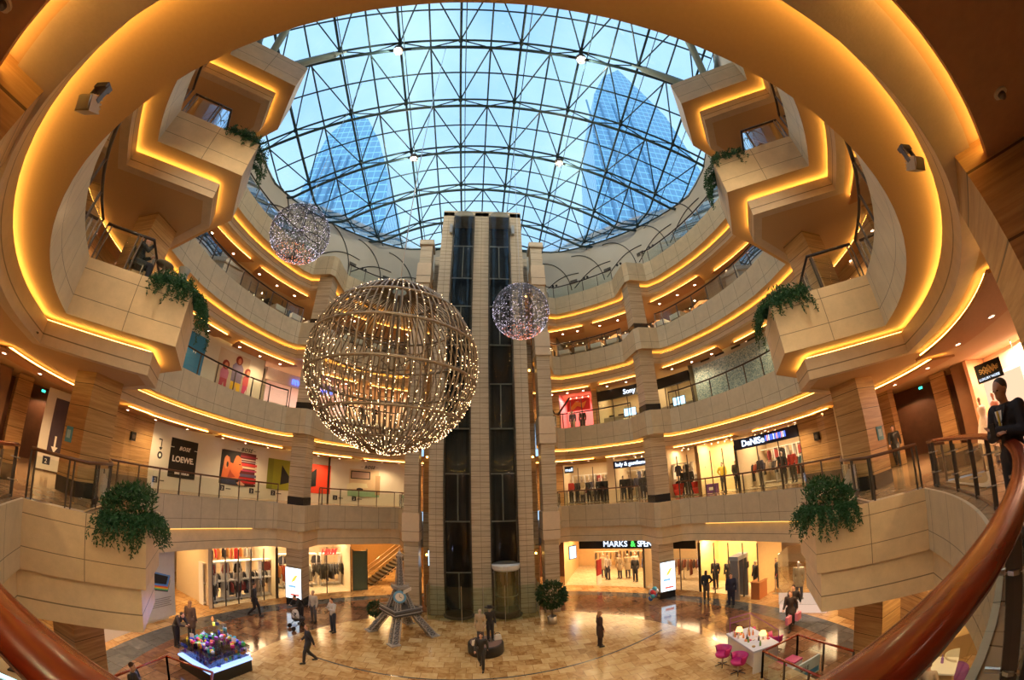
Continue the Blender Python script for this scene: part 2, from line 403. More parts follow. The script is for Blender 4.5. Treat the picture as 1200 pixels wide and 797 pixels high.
E_CLOSED = EDGE + [(CX + 3.2, 22.95), (CX - 3.2, 22.95)]
tn = 2
for lv, z in LEVELS.items():
    bm = NB(); outer = oval(13.5, 96)
    plate_holes(bm, outer, [E_CLOSED], z, 0)
    o = struct('floor', bm, F_GALL)
    # stone fronts: bays get their own joint pattern and light-tinted colour
    bm = NB(); uvl = bm.loops.layers.uv.verify()
    nb = len(HALF); i_c = HALF.index(C_); i_a = HALF.index(A_)
    prof = [(.06, z + .03), (0, z + .03), (0, z - FD)]
    uv_sweep(bm, EDGE, prof, z)
    bm.faces.ensure_lookup_table()
    nseg = len(EDGE) - 1
    LJ = math.dist(J_, B_)
    for k, f in enumerate(bm.faces):
        i = k % nseg
        bay = (i_c <= i < i_a) or (nseg - 1 - i_a < i <= nseg - 1 - i_c) or (i_c - 1 == i) or (nseg - i_c == i)
        if (i_c <= i < i_a) or (nseg - i_a <= i < nseg - i_c):
            f.material_index = 1
            front = i in (i_a - 1, nseg - i_a)
            for lp in f.loops:
                dB = math.dist((lp.vert.co.x - (CX if lp.vert.co.x > 0 else CX), lp.vert.co.y), (B_[0] * (1 if lp.vert.co.x > 0 else -1), B_[1]))
                lp[uvl].uv = ((10 + dB - LJ) if front else 3 + dB, lp[uvl].uv[1])
    struct('trim_%d' % tn, bm, [STONE, STONEB]); tn += 1
    # soffit behind the front, dropped beam, ceiling plane
    bm = NB(); uv_sweep(bm, EDGE, [(0, z - FD), (1.0, z - FD), (1.0, z - 1.6)], z)
    struct('ceiling', bm, PLAST)
    bm = NB()
    if lv == 2: uv_sweep(bm, EDGE, [(.16, z - FD - .01), (.12, z - FD - .01), (.12, z - 2.42), (.95, z - 2.42), (.95, z - BD)], z)
    else: uv_sweep(bm, EDGE, [(.90, z - 1.55), (.62, z - 1.55), (.60, z - 1.53), (.60, z - BD), (.90, z - BD)], z)
    struct('trim_%d' % tn, bm, BEAM2 if lv == 2 else BEAM); tn += 1
    bm = NB(); hole = offset(EDGE, .85) + [(CX + 2.6, 23.4), (CX - 2.6, 23.4)]
    plate_holes(bm, outer, [hole], z - BD + .02 if lv > 0 else z, 0, True)
    struct('ceiling', bm, CEIL)
    # warm light strip lying on the beam (left, right and round behind the camera)
    if lv > 2:
        bm = NB(); uv_sweep(bm, EDGE, [(.68, z - 1.50), (.74, z - 1.50), (.74, z - 1.54), (.68, z - 1.54), (.68, z - 1.50)], z)
        tag(obj('cove_light_strip', bm, COVE), {3: 'warm cove light line under the second gallery front, just over the shop signs', 4: 'warm cove light line under the third gallery front', 5: 'warm cove light line under the topmost gallery front below the glass roof'}[lv], 'light strip', 'cove light lines under the gallery fronts')
    else:
        for sd, seq in (('left', [L(p) for p in HS['side'][:-1]]), ('right', [R(p) for p in HS['side'][:-1]][::-1])):
            bm = NB(); uv_sweep(bm, seq, [(-.01, z - FD - .005), (.11, z - FD - .012), (.115, z - FD - .05)], z)
            tag(obj('cove_light_strip', bm, emit('dim_cove_light', (1.0, .50, .11), 2.2)), 'thin warm light line under the first gallery front, %s side' % sd, 'light strip')
    # lowered brown boards with a light line along their rim
    dn = [(96, 108), (110, 124), (126, 143), (145, 162), (164, 186), (189, 214), (217, 243), (246, 268), (-86, -64), (-62, -36), (-33, -8), (-5, 16), (18, 35), (37, 54), (56, 70), (72, 84)]
    if lv > 2:
        for a, b in dn:
            near = (a > 180 or a < 0)
            d0, d1 = (1.75, 3.0) if near else (1.35, 2.5)
            if near: d0, d1 = .95, 2.5
            if (187 < a < 220) or (-40 < a < -3): d0, d1 = 2.0, 3.2
            bm = NB(); A = [optd(a + (b - a) * k / 12, d0) for k in range(13)]; Bq = [optd(b - (b - a) * k / 12 - .0, d1) for k in range(13)]
            Bq[0] = optd(b - 1.6, d1); Bq[-1] = optd(a + 1.6, d1)
            pl = A + Bq; prism(bm, pl, z - BD - .16, z - BD - .10)
            o = struct('ceiling', bm, WOOD)
            bm = NB(); c = [(sum(p[0] for p in pl) / len(pl)), (sum(p[1] for p in pl) / len(pl))]
            q = [(p[0] + (c[0] - p[0]) * .10, p[1] + (c[1] - p[1]) * .10) for p in [Bq[-1]] + A + [Bq[0]]]
            tube(bm, [(x, y, z - BD - .075) for x, y in q], .022, 4)
            st = obj('cove_light_strip', bm, COVE)
            side = 'left' if 90 < a < 270 else 'right'
            tag(st, 'warm light line edging the lowered brown boards of the %s gallery ceiling, %s side' % ({3: 'first', 4: 'second', 5: 'third'}[lv], side), 'light strip', 'light lines edging the brown ceiling boards')
# back walls of galleries
def ringwall(bm, a, b, d, z0, z1, n=None, mi=0, zr=0):
    n = n or max(2, int(abs(b - a) / 2))
    uv_sweep(bm, [optd(a + (b - a) * k / n, d) for k in range(n + 1)], [(0, z0), (0, z1)], zr, mi)
    return bm
SD = 2.6    # shop fronts stand this far behind the gallery oval
# outer enclosure behind everything
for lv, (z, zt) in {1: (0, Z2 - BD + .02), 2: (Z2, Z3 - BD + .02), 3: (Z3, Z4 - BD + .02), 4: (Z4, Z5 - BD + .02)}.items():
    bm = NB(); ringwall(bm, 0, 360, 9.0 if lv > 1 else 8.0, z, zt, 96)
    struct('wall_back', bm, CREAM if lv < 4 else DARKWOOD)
# ------------------------------------------------------------------ lift tower, pilasters, columns
def wbox(bm, x0, x1, y0, y1, z0, z1, mi=0):
    return box(bm, ((x0 + x1) / 2, (y0 + y1) / 2, (z0 + z1) / 2), (x1 - x0, y1 - y0, z1 - z0), 0, mi)
tw = thing('elevator_tower', 'tall travertine lift tower with two dark glass lift bays in the middle of the atrium', 'lift tower', (CX, 20.9, 0))
def tchild(name, bm, mat, parent=tw, smooth=False):
    for v in bm.verts: v.co -= Vector((CX, 20.9, 0))
    return obj(name, bm, mat, parent, smooth)
for x0, x1 in ((-2.58, -1.80), (-.27, .74), (2.28, 3.08)):
    bm = NB(); wbox(bm, x0, x1, 20.9, 22.3, 0, 26.1)
    for i in range(8):      # fine vertical joint down the pier
        pass
    wbox(bm, (x0 + x1) / 2 - .008, (x0 + x1) / 2 + .008, 20.893, 20.9, 0, 26.1, 1)
    tchild('stone_pier', bm, [TRAVS, plain('stone_joint', (.2, .15, .1))])
bm = NB(); wbox(bm, -2.58, 3.08, 20.9, 23.2, 25.75, 26.25); tchild('stone_lintel', bm, TRAVS)
bm = NB(); wbox(bm, -2.5, 3.0, 22.3, 22.4, 0, 25.8); tchild('back_wall', bm, BLACK)
LIFTG = glass('lift_shaft_glass', (.55, .60, .62), .01)
LIFTC = glass('lift_car_glass', (.80, .90, .84), .10)
for bx in (-1.035, 1.51):
    bm = NB(); lathe(bm, [(.74, 3.0 if bx > 0 else .05), (.74, 25.7)], (bx, 20.95, 0), 20, a0=PI, a1=2 * PI); tchild('shaft_glass', bm, LIFTG, smooth=True)
    bm = NB(); lathe(bm, [(.0, .0), (.86, .0), (.86, .10), (.74, .14), (.0, .14)], (bx, 20.95, 0), 24); tchild('shaft_base_ring', bm, STEELD)
    for zl in (0, Z2, Z3, Z4, Z5):
        h = 2.25
        bm = NB()
        wbox(bm, bx - .72, bx + .72, 21.75, 21.8, zl - .5, zl - .42); wbox(bm, bx - .72, bx + .72, 21.75, 21.8, zl + h, zl + h + .07)
        wbox(bm, bx - .035, bx + .035, 21.68, 21.8, zl - .42, zl + h)
        tchild('landing_door_frame', bm, plain('bright_door_frame', (.62, .60, .55), .4))
        bm = NB(); wbox(bm, bx - .66, bx + .66, 21.83, 21.86, zl - .4, zl + h - .02); tchild('landing_door', bm, plain('lift_landing_door', (.02, .022, .028), .4))
    for sx in (-.72, .72):
        bm = NB(); wbox(bm, bx + sx - .03, bx + sx + .03, 20.86, 20.95, .1, 25.7); tchild('guide_rail', bm, STEELD)
for sx in (-1.93, 2.45):
    bm = NB(); wbox(bm, sx - .10, sx + .10, 20.62, 20.9, 24.0, 24.75); tchild('camera_box', bm, CHROME)  # silver boxes near the tower top, taken as cameras
car = thing('elevator_car', 'round glass lift car standing at the foot of the right lift bay', 'lift', (1.51, 20.72, .15))
bm = NB(); lathe(bm, [(.68, .25), (.68, 2.55)], seg=24); obj('car_glass', bm, LIFTC, car, True)
bm = NB(); lathe(bm, [(0, 0), (.70, 0), (.72, .2), (.68, .26), (0, .26)], seg=24); obj('car_floor', bm, STEELD, car)
bm = NB(); lathe(bm, [(0, 2.52), (.68, 2.52), (.74, 2.6), (.76, 2.82), (.55, 2.9), (0, 2.9)], seg=24); obj('car_roof', bm, plain('white_car_roof', (.62, .66, .68), .4), car)
bm = NB(); box(bm, (0, .5, 1.4), (1.1, .05, 2.3)); obj('car_back_panel', bm, plain('brass_car_panel', (.42, .27, .12), .25, .7), car)
bm = NB(); tube(bm, [(.6 * math.cos(a), .6 * math.sin(a), 1.1) for a in [PI + PI * k / 12 for k in range(13)]], .02, 6); obj('car_handrail', bm, CHROME, car)
bm = NB()
for a in (PI * 1.1, PI * 1.5, PI * 1.9): tube(bm, [(.68 * math.cos(a), .68 * math.sin(a), .2), (.68 * math.cos(a), .68 * math.sin(a), 2.6)], .018, 6)
obj('car_frame', bm, CHROME, car)
# low glass screen round the foot of the tower
gs = thing('glass_screen', 'low clear glass screen standing round the foot of the lift tower', 'glass screen', (CX, 20.1, 0))
bm = NB()
pts = [(-2.9, 1.0), (-2.9, 0), (-1.1, -.35), (0, -.42), (1.1, -.35), (2.9, 0), (2.9, 1.0)]
for a, b in zip(pts, pts[1:]):
    v = [bm.verts.new((a[0], a[1], .05)), bm.verts.new((b[0], b[1], .05)), bm.verts.new((b[0], b[1], 1.95)), bm.verts.new((a[0], a[1], 1.95))]; bm.faces.new(v)
obj('glass_pane', bm, glass('green_screen_glass', (.80, .90, .82), .04), gs)
for a in pts:
    bm = NB(); box(bm, (a[0], a[1], 1.0), (.03, .03, 2.0)); obj('post', bm, CHROME, gs)

SIDE = {1: 'right', -1: 'left'}
for s in (1, -1):
    X = lambda u: CX + s * u
    p = thing('stone_pilaster', 'pale travertine pilaster with jutting blocks standing just %s of the lift tower' % SIDE[s], 'pilaster', (X(3.78), 21.2, 0))
    def pc(name, x0, x1, y0, y1, z0, z1, mat):
        bm = NB(); box(bm, (s * ((x0 + x1) / 2 - 3.78), (y0 + y1) / 2 - 21.2, (z0 + z1) / 2), (x1 - x0, y1 - y0, z1 - z0)); return obj(name, bm, mat, p)
    pc('pilaster_shaft', 3.38, 4.18, 20.75, 21.7, 0, 23.2, TRAV)
    for lv, z in LEVELS.items():
        pc('floor_block', 3.32, 4.26, 20.66, 21.9, z - FD - .1, z + .04, plain('pilaster_block_stone', (.62, .50, .36), .5, var=.08))
        pc('block_joint', 3.31, 4.27, 20.65, 21.9, z - .98, z - .95, plain('stone_joint', (.2, .15, .1)))
    pc('pilaster_cap', 3.3, 4.28, 20.64, 21.9, 22.9, 23.3, TRAV)
    # narrow lit slot between pilaster and tower
    for lv, z in {1: 0, **LEVELS}.items():
        if lv == 5: continue
        bm = NB(); wbox(bm, X(3.03) if s > 0 else X(3.34), X(3.34) if s > 0 else X(3.03), 22.6, 22.7, z, z + 3.4)
        o = struct('wall_lift_lobby', bm, TRAVW)
        bm = NB(); wbox(bm, X(3.1) - .05, X(3.1) + .05, 22.0, 22.1, z + 3.2, z + 3.3)
        tag(obj('lobby_lamp', bm, COVE), 'small warm lamp in the slot %s of the lift tower, %s' % (SIDE[s], {1: 'at ground level', 2: 'on the first gallery', 3: 'on the second gallery', 4: 'on the third gallery'}[lv]), 'lamp', 'lobby lamps beside the lift tower')
    # big square column in front of the far gallery
    c = thing('stone_column', 'tall square travertine column with black plinths carrying the far %s galleries' % SIDE[s], 'column', (X(10.25), 20.55, 0))
    def cc(name, w, z0, z1, mat):
        bm = NB(); box(bm, (0, 0, (z0 + z1) / 2), (w, w, z1 - z0)); return obj(name, bm, mat, c)
    tops = {1: Z2 - FD, 2: Z3 - FD, 3: Z4 - FD, 4: Z5 - FD}
    for lv, z in {1: 0, 2: Z2, 3: Z3, 4: Z4}.items():
        cc('column_shaft', .96, z + .45, tops[lv] + .02, TRAV); cc('black_plinth', 1.0, z + .01, z + .46, BLACKS)
    # column beside the bay
    c = thing('stone_column', 'square warm travertine column beside the %s planted bay, rising through every gallery' % SIDE[s], 'column', (X(11.1), 7.4, 0))
    for lv, z in {1: 0, 2: Z2, 3: Z3, 4: Z4}.items():
        cc('column_shaft', 1.05, z + .40, z + (Z2 if lv == 1 else 5.39 if lv == 2 else 5.3 if lv == 3 else 4.92) - BD + .03, TRAVW)
        cc('black_plinth', 1.08, z + .01, z + .42, BLACKS)
# near columns behind the camera ring
for s, P0, dv in ((1, (3.57, .41), (.38, -.92)), (-1, (-2.76, .43), (-.28, -.96))):
    ev = (-dv[1] * s, dv[0] * s) if s > 0 else (dv[1], -dv[0])
    if s > 0: ev = (.92, .38)
    else: ev = (-.96, .28)
    W_ = 1.1; q = [(0, 0), (dv[0] * W_, dv[1] * W_), ((dv[0] + ev[0]) * W_, (dv[1] + ev[1]) * W_), (ev[0] * W_, ev[1] * W_)]
    c = thing('stone_column', 'massive amber travertine pier right beside the camera, upper %s corner of the view' % SIDE[s], 'column', (P0[0], P0[1], Z2))
    bm = NB(); prism(bm, q, .42, Z3 - BD - Z2 + .02); obj('column_shaft', bm, TRAVW, c)
    bm = NB(); prism(bm, q, .0, .42); obj('black_plinth', bm, BLACKS, c)

# ------------------------------------------------------------------ balustrades
def resample(path, step):
    out = [path[0]]; acc = 0
    for a, b in zip(path, path[1:]):
        d = math.dist(a, b); t = step - acc
        while t < d:
            out.append((a[0] + (b[0] - a[0]) * t / d, a[1] + (b[1] - a[1]) * t / d)); t += step
        acc = (acc + d) % step if d + acc >= step else acc + d
    out.append(path[-1]); return out
def railing(path, z, label, group, big=False, name='glass_railing', d=.14, post=1.25, h=1.08, double=False, near=False):
    path = offset(path, d)
    cx = sum(p[0] for p in path) / len(path); cy = sum(p[1] for p in path) / len(path)
    t = thing(name, label, 'railing', (cx, cy, z), 0, group)
    loc = [(x - cx, y - cy) for x, y in path]
    bm = NB()
    if big: tube(bm, [(x, y, h - .035) for x, y in loc], .075, 14, flat=.62)
    else: tube(bm, [(x, y, h - .02) for x, y in loc], .045, 6)
    obj('handrail', bm, HRAIL if big else (RAILW if z > 8 else plain('brown_handrail', (.11, .045, .022), .3)), t, True)
    bm = NB(); uv_sweep(bm, loc, [(0, .05), (0, h - .14)], 0); obj('glass_panel', bm, GLASSR, t, True)
    bm = NB(); tube(bm, [(x, y, .03) for x, y in loc], .025, 4); obj('base_channel', bm, CHROME, t)
    rs = resample(loc, post)
    for i, p in enumerate(rs):
        q = rs[i + 1] if i + 1 < len(rs) else rs[i - 1]; ang = math.atan2(q[1] - p[1], q[0] - p[0])
        bm = NB()
        if near:
            box(bm, (0, 0, h / 2 - .04), (.03, .075, h - .08), 0)
            o = obj('post', bm, STEELD, t); o.location = (p[0], p[1], 0); o.rotation_euler = (0, 0, ang)
            for zz in (.35, .80):
                b2 = NB(); tube(b2, [(0, -.05, zz), (0, .11, zz)], .016, 8); lathe(b2, [(0, -.01), (.035, -.01), (.035, .01), (0, .01)], (0, .0, zz), 8)
                b2 = b2; obj('glass_clamp', b2, CHROME, o)
        else:
            box(bm, (0, 0, h / 2 - .02), (.045 if not double else .03, .05, h - .04), 0)
            if double: box(bm, (.12, 0, h / 2 - .02), (.03, .05, h - .04), 0)
            o = obj('post', bm, STEELD, t); o.location = (p[0], p[1], 0); o.rotation_euler = (0, 0, ang)
    return t
t = NT('red_lacquered_wood')
_v = t.coord('Object', (.15, 1, 1)); _n = t.n('TexNoise'); _n.inputs['Scale'].default_value = 30; _n.inputs['Detail'].default_value = 7; t.l(_v, _n.inputs['Vector'])
HRAIL = t.done(t.ramp(_n.outputs[0], [(.3, (.20, .018, .003)), (.55, (.26, .026, .004)), (.75, (.33, .040, .006))]), .24, spec=.6, Coat_Weight=.35, Coat_Roughness=.12)
nearL = [L(p) for p in [A_] + HS['near']]; nearR = [R(p) for p in ([A_] + HS['near'])[::-1][1:]]
ORD = {2: 'first', 3: 'second', 4: 'third', 5: 'topmost'}
for lv, z in LEVELS.items():
    g = 'balustrades of the %s gallery' % ORD[lv]
    if lv < 5:
        if lv == 2:
            railing(nearL + nearR, z, 'big curved balustrade with a polished red wood handrail sweeping round right below the camera', g, True, 'curved_railing', .30, 1.25, near=True)
        else:
            railing(nearL[:16], z, 'dark railed glass balustrade curving along the near left edge of the %s gallery' % ORD[lv], g)
            railing(nearR[-16:], z, 'dark railed glass balustrade curving along the near right edge of the %s gallery' % ORD[lv], g)
    for s, F, nm in ((1, R, 'right'), (-1, L, 'left')):
        def P_(seq):
            q = [F(p) for p in seq]; return q[::-1] if s > 0 else q
        if lv < 5:
            railing(P_([D_, J2_, J_, A_][0:4]), z, 'glass balustrade on the %s planted bay of the %s gallery' % (nm, ORD[lv]), g, False, double=True, d=.12, h=1.08)
        railing(P_(HS['bump'][2:] + HS['side']) if False else P_([(11.15, 19.72), (11.55, 19.25)] + HS['side']), z, 'long glass balustrade along the %s side of the %s gallery, between column and bay' % (nm, ORD[lv]), g)
        railing(P_(HS['far']), z, 'glass balustrade of the %s gallery between lift tower and %s column' % (ORD[lv], nm), g)

bm = NB(); wbox(bm, CX - 3.4, CX + 3.4, 22.75, 22.85, 0, 23.3); struct('wall_far', bm, TRAV)
# ------------------------------------------------------------------ white wall under the roof
def rim_z(y): return 24.0 + .18 * (y - 13.4)
def roof_z(x, y):
    u = abs(x - CX) / 1.1; yy = y / 1.1
    d = 1.1 * (u * u * max(.004, .0135 + .00195 * (yy - 8.4)) + .0035 * max(0, yy - 8) ** 2)
    return 29 - d
def zroof(x, y): return max(roof_z(x, y), rim_z(y) + .15)
bm = NB(); n = 90
lo = [bm.verts.new((*opt(t, .9), Z5)) for t in [k * 2 * PI / n for k in range(n)]]
hi = [bm.verts.new((*opt(t, .9), zroof(*opt(t, .9)))) for t in [k * 2 * PI / n for k in range(n)]]
for k in range(n): bm.faces.new((lo[k], lo[(k + 1) % n], hi[(k + 1) % n], hi[k]))
struct('wall_upper', bm, plain('grey_white_plaster', (.56, .55, .50), .7, var=.05, scale=1.5), smooth=True)
# dark seams drawn as large arcs on the wall
SEAM = plain('dark_seam', (.05, .05, .05), .6)
for k, deg in enumerate([12 + 11.5 * q for q in range(5)] + [113 + 11.5 * q for q in range(5)]):
    for q in (0, 1):
        bm = NB(); pts = []
        for j in range(17):
            a = j / 16
            if q == 0: dd, zz = deg + 11.0 * (1 - math.cos(a * PI / 2)) * .8 + 1.5 * a, Z5 + .9 + 3.2 * math.sin(a * PI / 2)
            else: dd, zz = deg + 13.5 * a - 3.0, Z5 + 2.3 + .55 * math.sin(a * PI) - 1.3 * a
            p = optd(dd, .87); pts.append((p[0], p[1], min(zz, zroof(*p) - .1)))
        tube(bm, pts, .042, 4)
        o = struct('trim_%d' % (40 + 2 * k + q), bm, SEAM)
VENT = plain('grey_vent', (.22, .22, .21), .5)
for k, deg in enumerate((33, 45, 57, 68, 112, 123, 135)):
    p, a = ring_frame(deg, .86)
    v = thing('wall_vent', 'small grey louvred vent on the white wall under the roof, %s side' % ('right' if deg < 90 else 'left'), 'vent', (p[0], p[1], 22.95), a, 'vents on the upper white wall')
    bm = NB(); box(bm, (0, -.02, 0), (.62, .04, .30)); obj('frame', bm, VENT, v)
    for j in range(5):
        bm = NB(); box(bm, (0, -.045, -.1 + j * .05), (.56, .02, .02)); obj('louvre', bm, BLACK, v)
    for dx in (.9, 1.2):
        t = thing('speaker_disc', 'round black wall speaker beside a vent on the upper %s wall' % ('right' if deg < 90 else 'left'), 'speaker', (p[0] + math.cos(a) * dx, p[1] + math.sin(a) * dx, 23.0), a, 'round wall speakers under the roof')
        bm = NB(); tube(bm, [(0, .06, 0), (0, -.05, 0)], .10, 12); obj('grille', bm, BLACK, t)

# ------------------------------------------------------------------ glass roof
rf = thing('glass_roof', 'shallow domed glass roof on a blue grey steel grid over the whole atrium', 'glass roof', (0, 0, 0))
STEELB = plain('blue_grey_roof_steel', (.03, .065, .08), .5, .2, var=.1)
def in_oval(x, y, d=1.1):
    a = (13.1 if y > 12.5 else 12.9) + d; b = (14.2 if y > 12.5 else 11.75) + d
    return ((x - CX) / a) ** 2 + ((y - 12.5) / b) ** 2 < 1
bm = NB(); N = 40; rings = []
for i in range(0, 13):
    r = i / 12
    rings.append([bm.verts.new((CX + (opt(t, 1.2)[0] - CX) * r, 12.5 + (opt(t, 1.2)[1] - 12.5) * r, 0)) for t in [k * 2 * PI / N for k in range(N)]] if i else [bm.verts.new((CX, 12.5, 0))])
for i in range(12):
    for k in range(N):
        a, b = rings[i], rings[i + 1]
        if i == 0: bm.faces.new((a[0], b[k], b[(k + 1) % N]))
        else: bm.faces.new((a[k], b[k], b[(k + 1) % N], a[(k + 1) % N]))
for v in bm.verts: v.co.z = zroof(v.co.x, v.co.y) + .22
obj('roof_glass', bm, glass('roof_glass', (.80, .93, .99), .04), rf, True)
dxm, x0 = 1.69, .25 - 1.69           # longitudinal members every dxm metres; even ones carry the nodes
rows = [5.0, 8.95, 13.0, 16.75, 20.3, 23.6, 26.6]
def span(fn, a, b, step=.6):
    pts = []; t = a
    while t <= b + 1e-6: pts.append(fn(t)); t += step
    return [p for p in pts if in_oval(p[0], p[1])]
for k in range(-8, 11):
    x = x0 + k * dxm
    pts = span(lambda y: (x, y, zroof(x, y)), .6, 28)
    if len(pts) > 2:
        bm = NB(); tube(bm, pts, .075 if k % 2 == 0 else .055, 5); obj('long_beam', bm, STEELB, rf, True)
        if k % 2 == 0:
            bm = NB(); tube(bm, [(px + .32, py, pz - .45) for px, py, pz in pts], .028, 4); obj('tie_cable', bm, STEELB, rf, True)
for j, y in enumerate(rows):
    for off, rr, dz in ((0, .07, 0), (.32, .10, -.28)):
        pts = span(lambda x: (x, y + off, zroof(x, y) + dz), -15, 15)
        if len(pts) > 2:
            bm = NB(); tube(bm, pts, rr, 6); obj('cross_beam', bm, STEELB, rf, True)
    if j < len(rows) - 1:
        ym = (y + rows[j + 1]) / 2 + .1
        pts = span(lambda x: (x, ym, zroof(x, ym)), -15, 15)
        if len(pts) > 2: bm = NB(); tube(bm, pts, .05, 5); obj('purlin', bm, STEELB, rf, True)
bmd = NB(); bmz = NB(); bmn = NB()
for j, y in enumerate(rows):
    for k in range(-8, 11):
        x = x0 + k * dxm
        if not in_oval(x, y, 1.0): continue
        if k % 2 == 0:
            for dk in (-1, 1):
                xx = x + dk * dxm
                if j > 0 and in_oval(xx, rows[j - 1] + .32, 1.0):
                    tube(bmd, [(x, y, zroof(x, y)), (xx, rows[j - 1] + .32, zroof(xx, rows[j - 1]) - .28)], .045, 5)
                if in_oval(xx, y + .32, 1.0): tube(bmz, [(x, y, zroof(x, y)), (xx, y + .32, zroof(xx, y) - .28)], .04, 5)
            lathe(bmn, [(0, -.16), (.14, -.12), (.14, .1), (0, .12)], (x, y, zroof(x, y)), 8)
o = obj('diagonal_struts', bmd, STEELB, rf); o['kind'] = 'stuff'
o = obj('node_struts', bmz, STEELB, rf); o['kind'] = 'stuff'
o = obj('node_plates', bmn, STEELB, rf); o['kind'] = 'stuff'
bm = NB(); tube(bm, [(*opt(t, .95), rim_z(opt(t, .95)[1]) + .05 if roof_z(*opt(t, .95)) < rim_z(opt(t, .95)[1]) + .15 else zroof(*opt(t, .95)) - .1) for t in [k * 2 * PI / 90 for k in range(90)]], .09, 6, closed=True)
obj('rim_beam', bm, STEELB, rf, True)
for s in (1, -1):
    base = Vector((CX + s * 12.6, 8.75, 26.0)); 
    for tgt in ((8.05, 9.0), (9.2, 5.0), (12.4, 5.6)):
        e = Vector((CX + s * tgt[0], tgt[1], zroof(CX + s * tgt[0], tgt[1]) - .1))
        bm = NB(); a = base.lerp(e, .05); b = base.lerp(e, .95)
        tube(bm, [base, base.lerp(e, .08), base.lerp(e, .12), base.lerp(e, .86), base.lerp(e, .92), e], [.06, .07, .21, .21, .07, .05], 10); obj('tree_strut', bm, plain('pale_strut_steel', (.26, .34, .34), .45, .3), rf, True)
    bm = NB(); lathe(bm, [(0, -2.6), (.16, -2.6), (.16, 0), (0, .1)], base, 10); obj('strut_column', bm, STEELB, rf, True)
for (x, y) in ((-4.85, 9.2), (5.3, 9.2), (-4.6, 17.0), (5.4, 16.9)):
    f = thing('roof_lamp', 'small round floodlight clamped under a node of the glass roof, %s, %s row' % ('left' if x < 0 else 'right', 'near' if y < 12 else 'far'), 'lamp', (x, y, zroof(x, y) - .35), 0, 'round lamps under the glass roof')
    bm = NB(); lathe(bm, [(0, -.28), (.26, -.24), (.30, 0), (.20, .14), (0, .2)], seg=14); obj('housing', bm, plain('lamp_grey', (.10, .09, .08), .5), f)
    bm = NB(); lathe(bm, [(0, -.285), (.2, -.262), (0, -.26)], seg=12); obj('lens', bm, CHROME, f)
# skyscrapers beyond the roof
def skyscraper(name, label, prof, depth, y, col):
    t = thing(name, label, 'skyscraper', (prof[0][0], y, 0), 0)
    m = NT(name + '_glass'); tc = m.n('TexCoord'); sp = m.n('SeparateXYZ'); m.l(tc.outputs['Object'], sp.inputs[0])
    fz = m.math('FRACT', m.math('DIVIDE', sp.outputs[2], 4.0)); fx = m.math('FRACT', m.math('DIVIDE', m.math('ADD', sp.outputs[0], m.math('MULTIPLY', sp.outputs[1], .7)), 3.0))
    g = m.math('MAXIMUM', m.math('LESS_THAN', fz, .16), m.math('LESS_THAN', fx, .10))
    MAT = m.done(m.mix(g, col, tuple(v * 1.7 + .05 for v in col)), .25, .0, .8)
    bm = NB(); pts = [(x - prof[0][0], z) for x, z in prof]
    a = [bm.verts.new((x, 0, z)) for x, z in pts]; b = [bm.verts.new((x * .9 + 4, depth, z)) for x, z in pts]; n = len(pts)
    for i in range(n): bm.faces.new((a[i], b[i], b[(i + 1) % n], a[(i + 1) % n]))
    bm.faces.new(a); bm.faces.new(b[::-1])
    obj('curtain_wall', bm, MAT, t)
    bm = NB()
    for k in range(4):
        x = pts[1][0] + (pts[len(pts) // 2][0] - pts[1][0]) * (k + 1) / 5; tube(bm, [(x, -.4, 0), (x * .96 + 2, -.4, max(p[1] for p in pts) * .8)], .5, 4)
    obj('facade_fin', bm, plain('tower_fin', (.20, .35, .48), .4), t)
skyscraper('skyscraper', 'tall blue glass skyscraper with a pointed curved top seen through the roof, right', [(44, 0), (43, 88), (50, 150), (58, 191), (68, 215), (80, 228), (88, 205), (97, 180), (103, 135), (106, 90), (106, 0)], 35, 100, (.26, .46, .62))
skyscraper('skyscraper', 'blue glass skyscraper with a rounded top seen through the roof, left', [(-72, 0), (-72, 99), (-70, 146), (-62, 163), (-53, 158), (-44, 140), (-36, 118), (-32, 82), (-31, 0)], 30, 100, (.30, .52, .68))
# ------------------------------------------------------------------ figures
def capsule(bm, p0, r0, p1, r1, seg=10, sx=1.0):
    p0, p1 = Vector(p0), Vector(p1); d = p1 - p0
    if d.length < 1e-5: d = Vector((0, 0, 1e-3)); p1 = p0 + d
    u = d.normalized(); pts = []; rs = []
    for a in (90, 60, 30): pts.append(p0 - u * r0 * math.sin(math.radians(a))); rs.append(max(r0 * math.cos(math.radians(a)), r0 * .05))
    pts.append(p0); rs.append(r0); pts.append(p1); rs.append(r1)
    for a in (30, 60, 90): pts.append(p1 + u * r1 * math.sin(math.radians(a))); rs.append(max(r1 * math.cos(math.radians(a)), r1 * .05))
    tube(bm, pts, rs, seg)
def ellipsoid(bm, c, r, seg=12, rot=None):
    g = bmesh.ops.create_uvsphere(bm, u_segments=seg, v_segments=max(6, seg // 2 + 2), radius=1)
    Mx = Matrix.Translation(Vector(c)) @ (rot.to_4x4() if rot else Matrix.Identity(4)) @ Matrix.Diagonal((*r, 1))
    bmesh.ops.transform(bm, matrix=Mx, verts=g['verts'])
def fuse(bm, voxel, smooth=2):
    """weld overlapping volumes into one continuous skin"""
    me = bpy.data.meshes.new('tmp'); bm.normal_update(); bm.to_mesh(me); bm.free()
    o = bpy.data.objects.new('tmp', me); COL.objects.link(o)
    m = o.modifiers.new('r', 'REMESH'); m.mode = 'VOXEL'; m.voxel_size = voxel; m.use_smooth_shade = True
    if smooth: sm = o.modifiers.new('s', 'SMOOTH'); sm.iterations = smooth; sm.factor = .5
    dg = bpy.context.evaluated_depsgraph_get(); r = bpy.data.meshes.new_from_object(o.evaluated_get(dg))
    bpy.data.objects.remove(o); bpy.data.meshes.remove(me); r.materials.clear(); return r
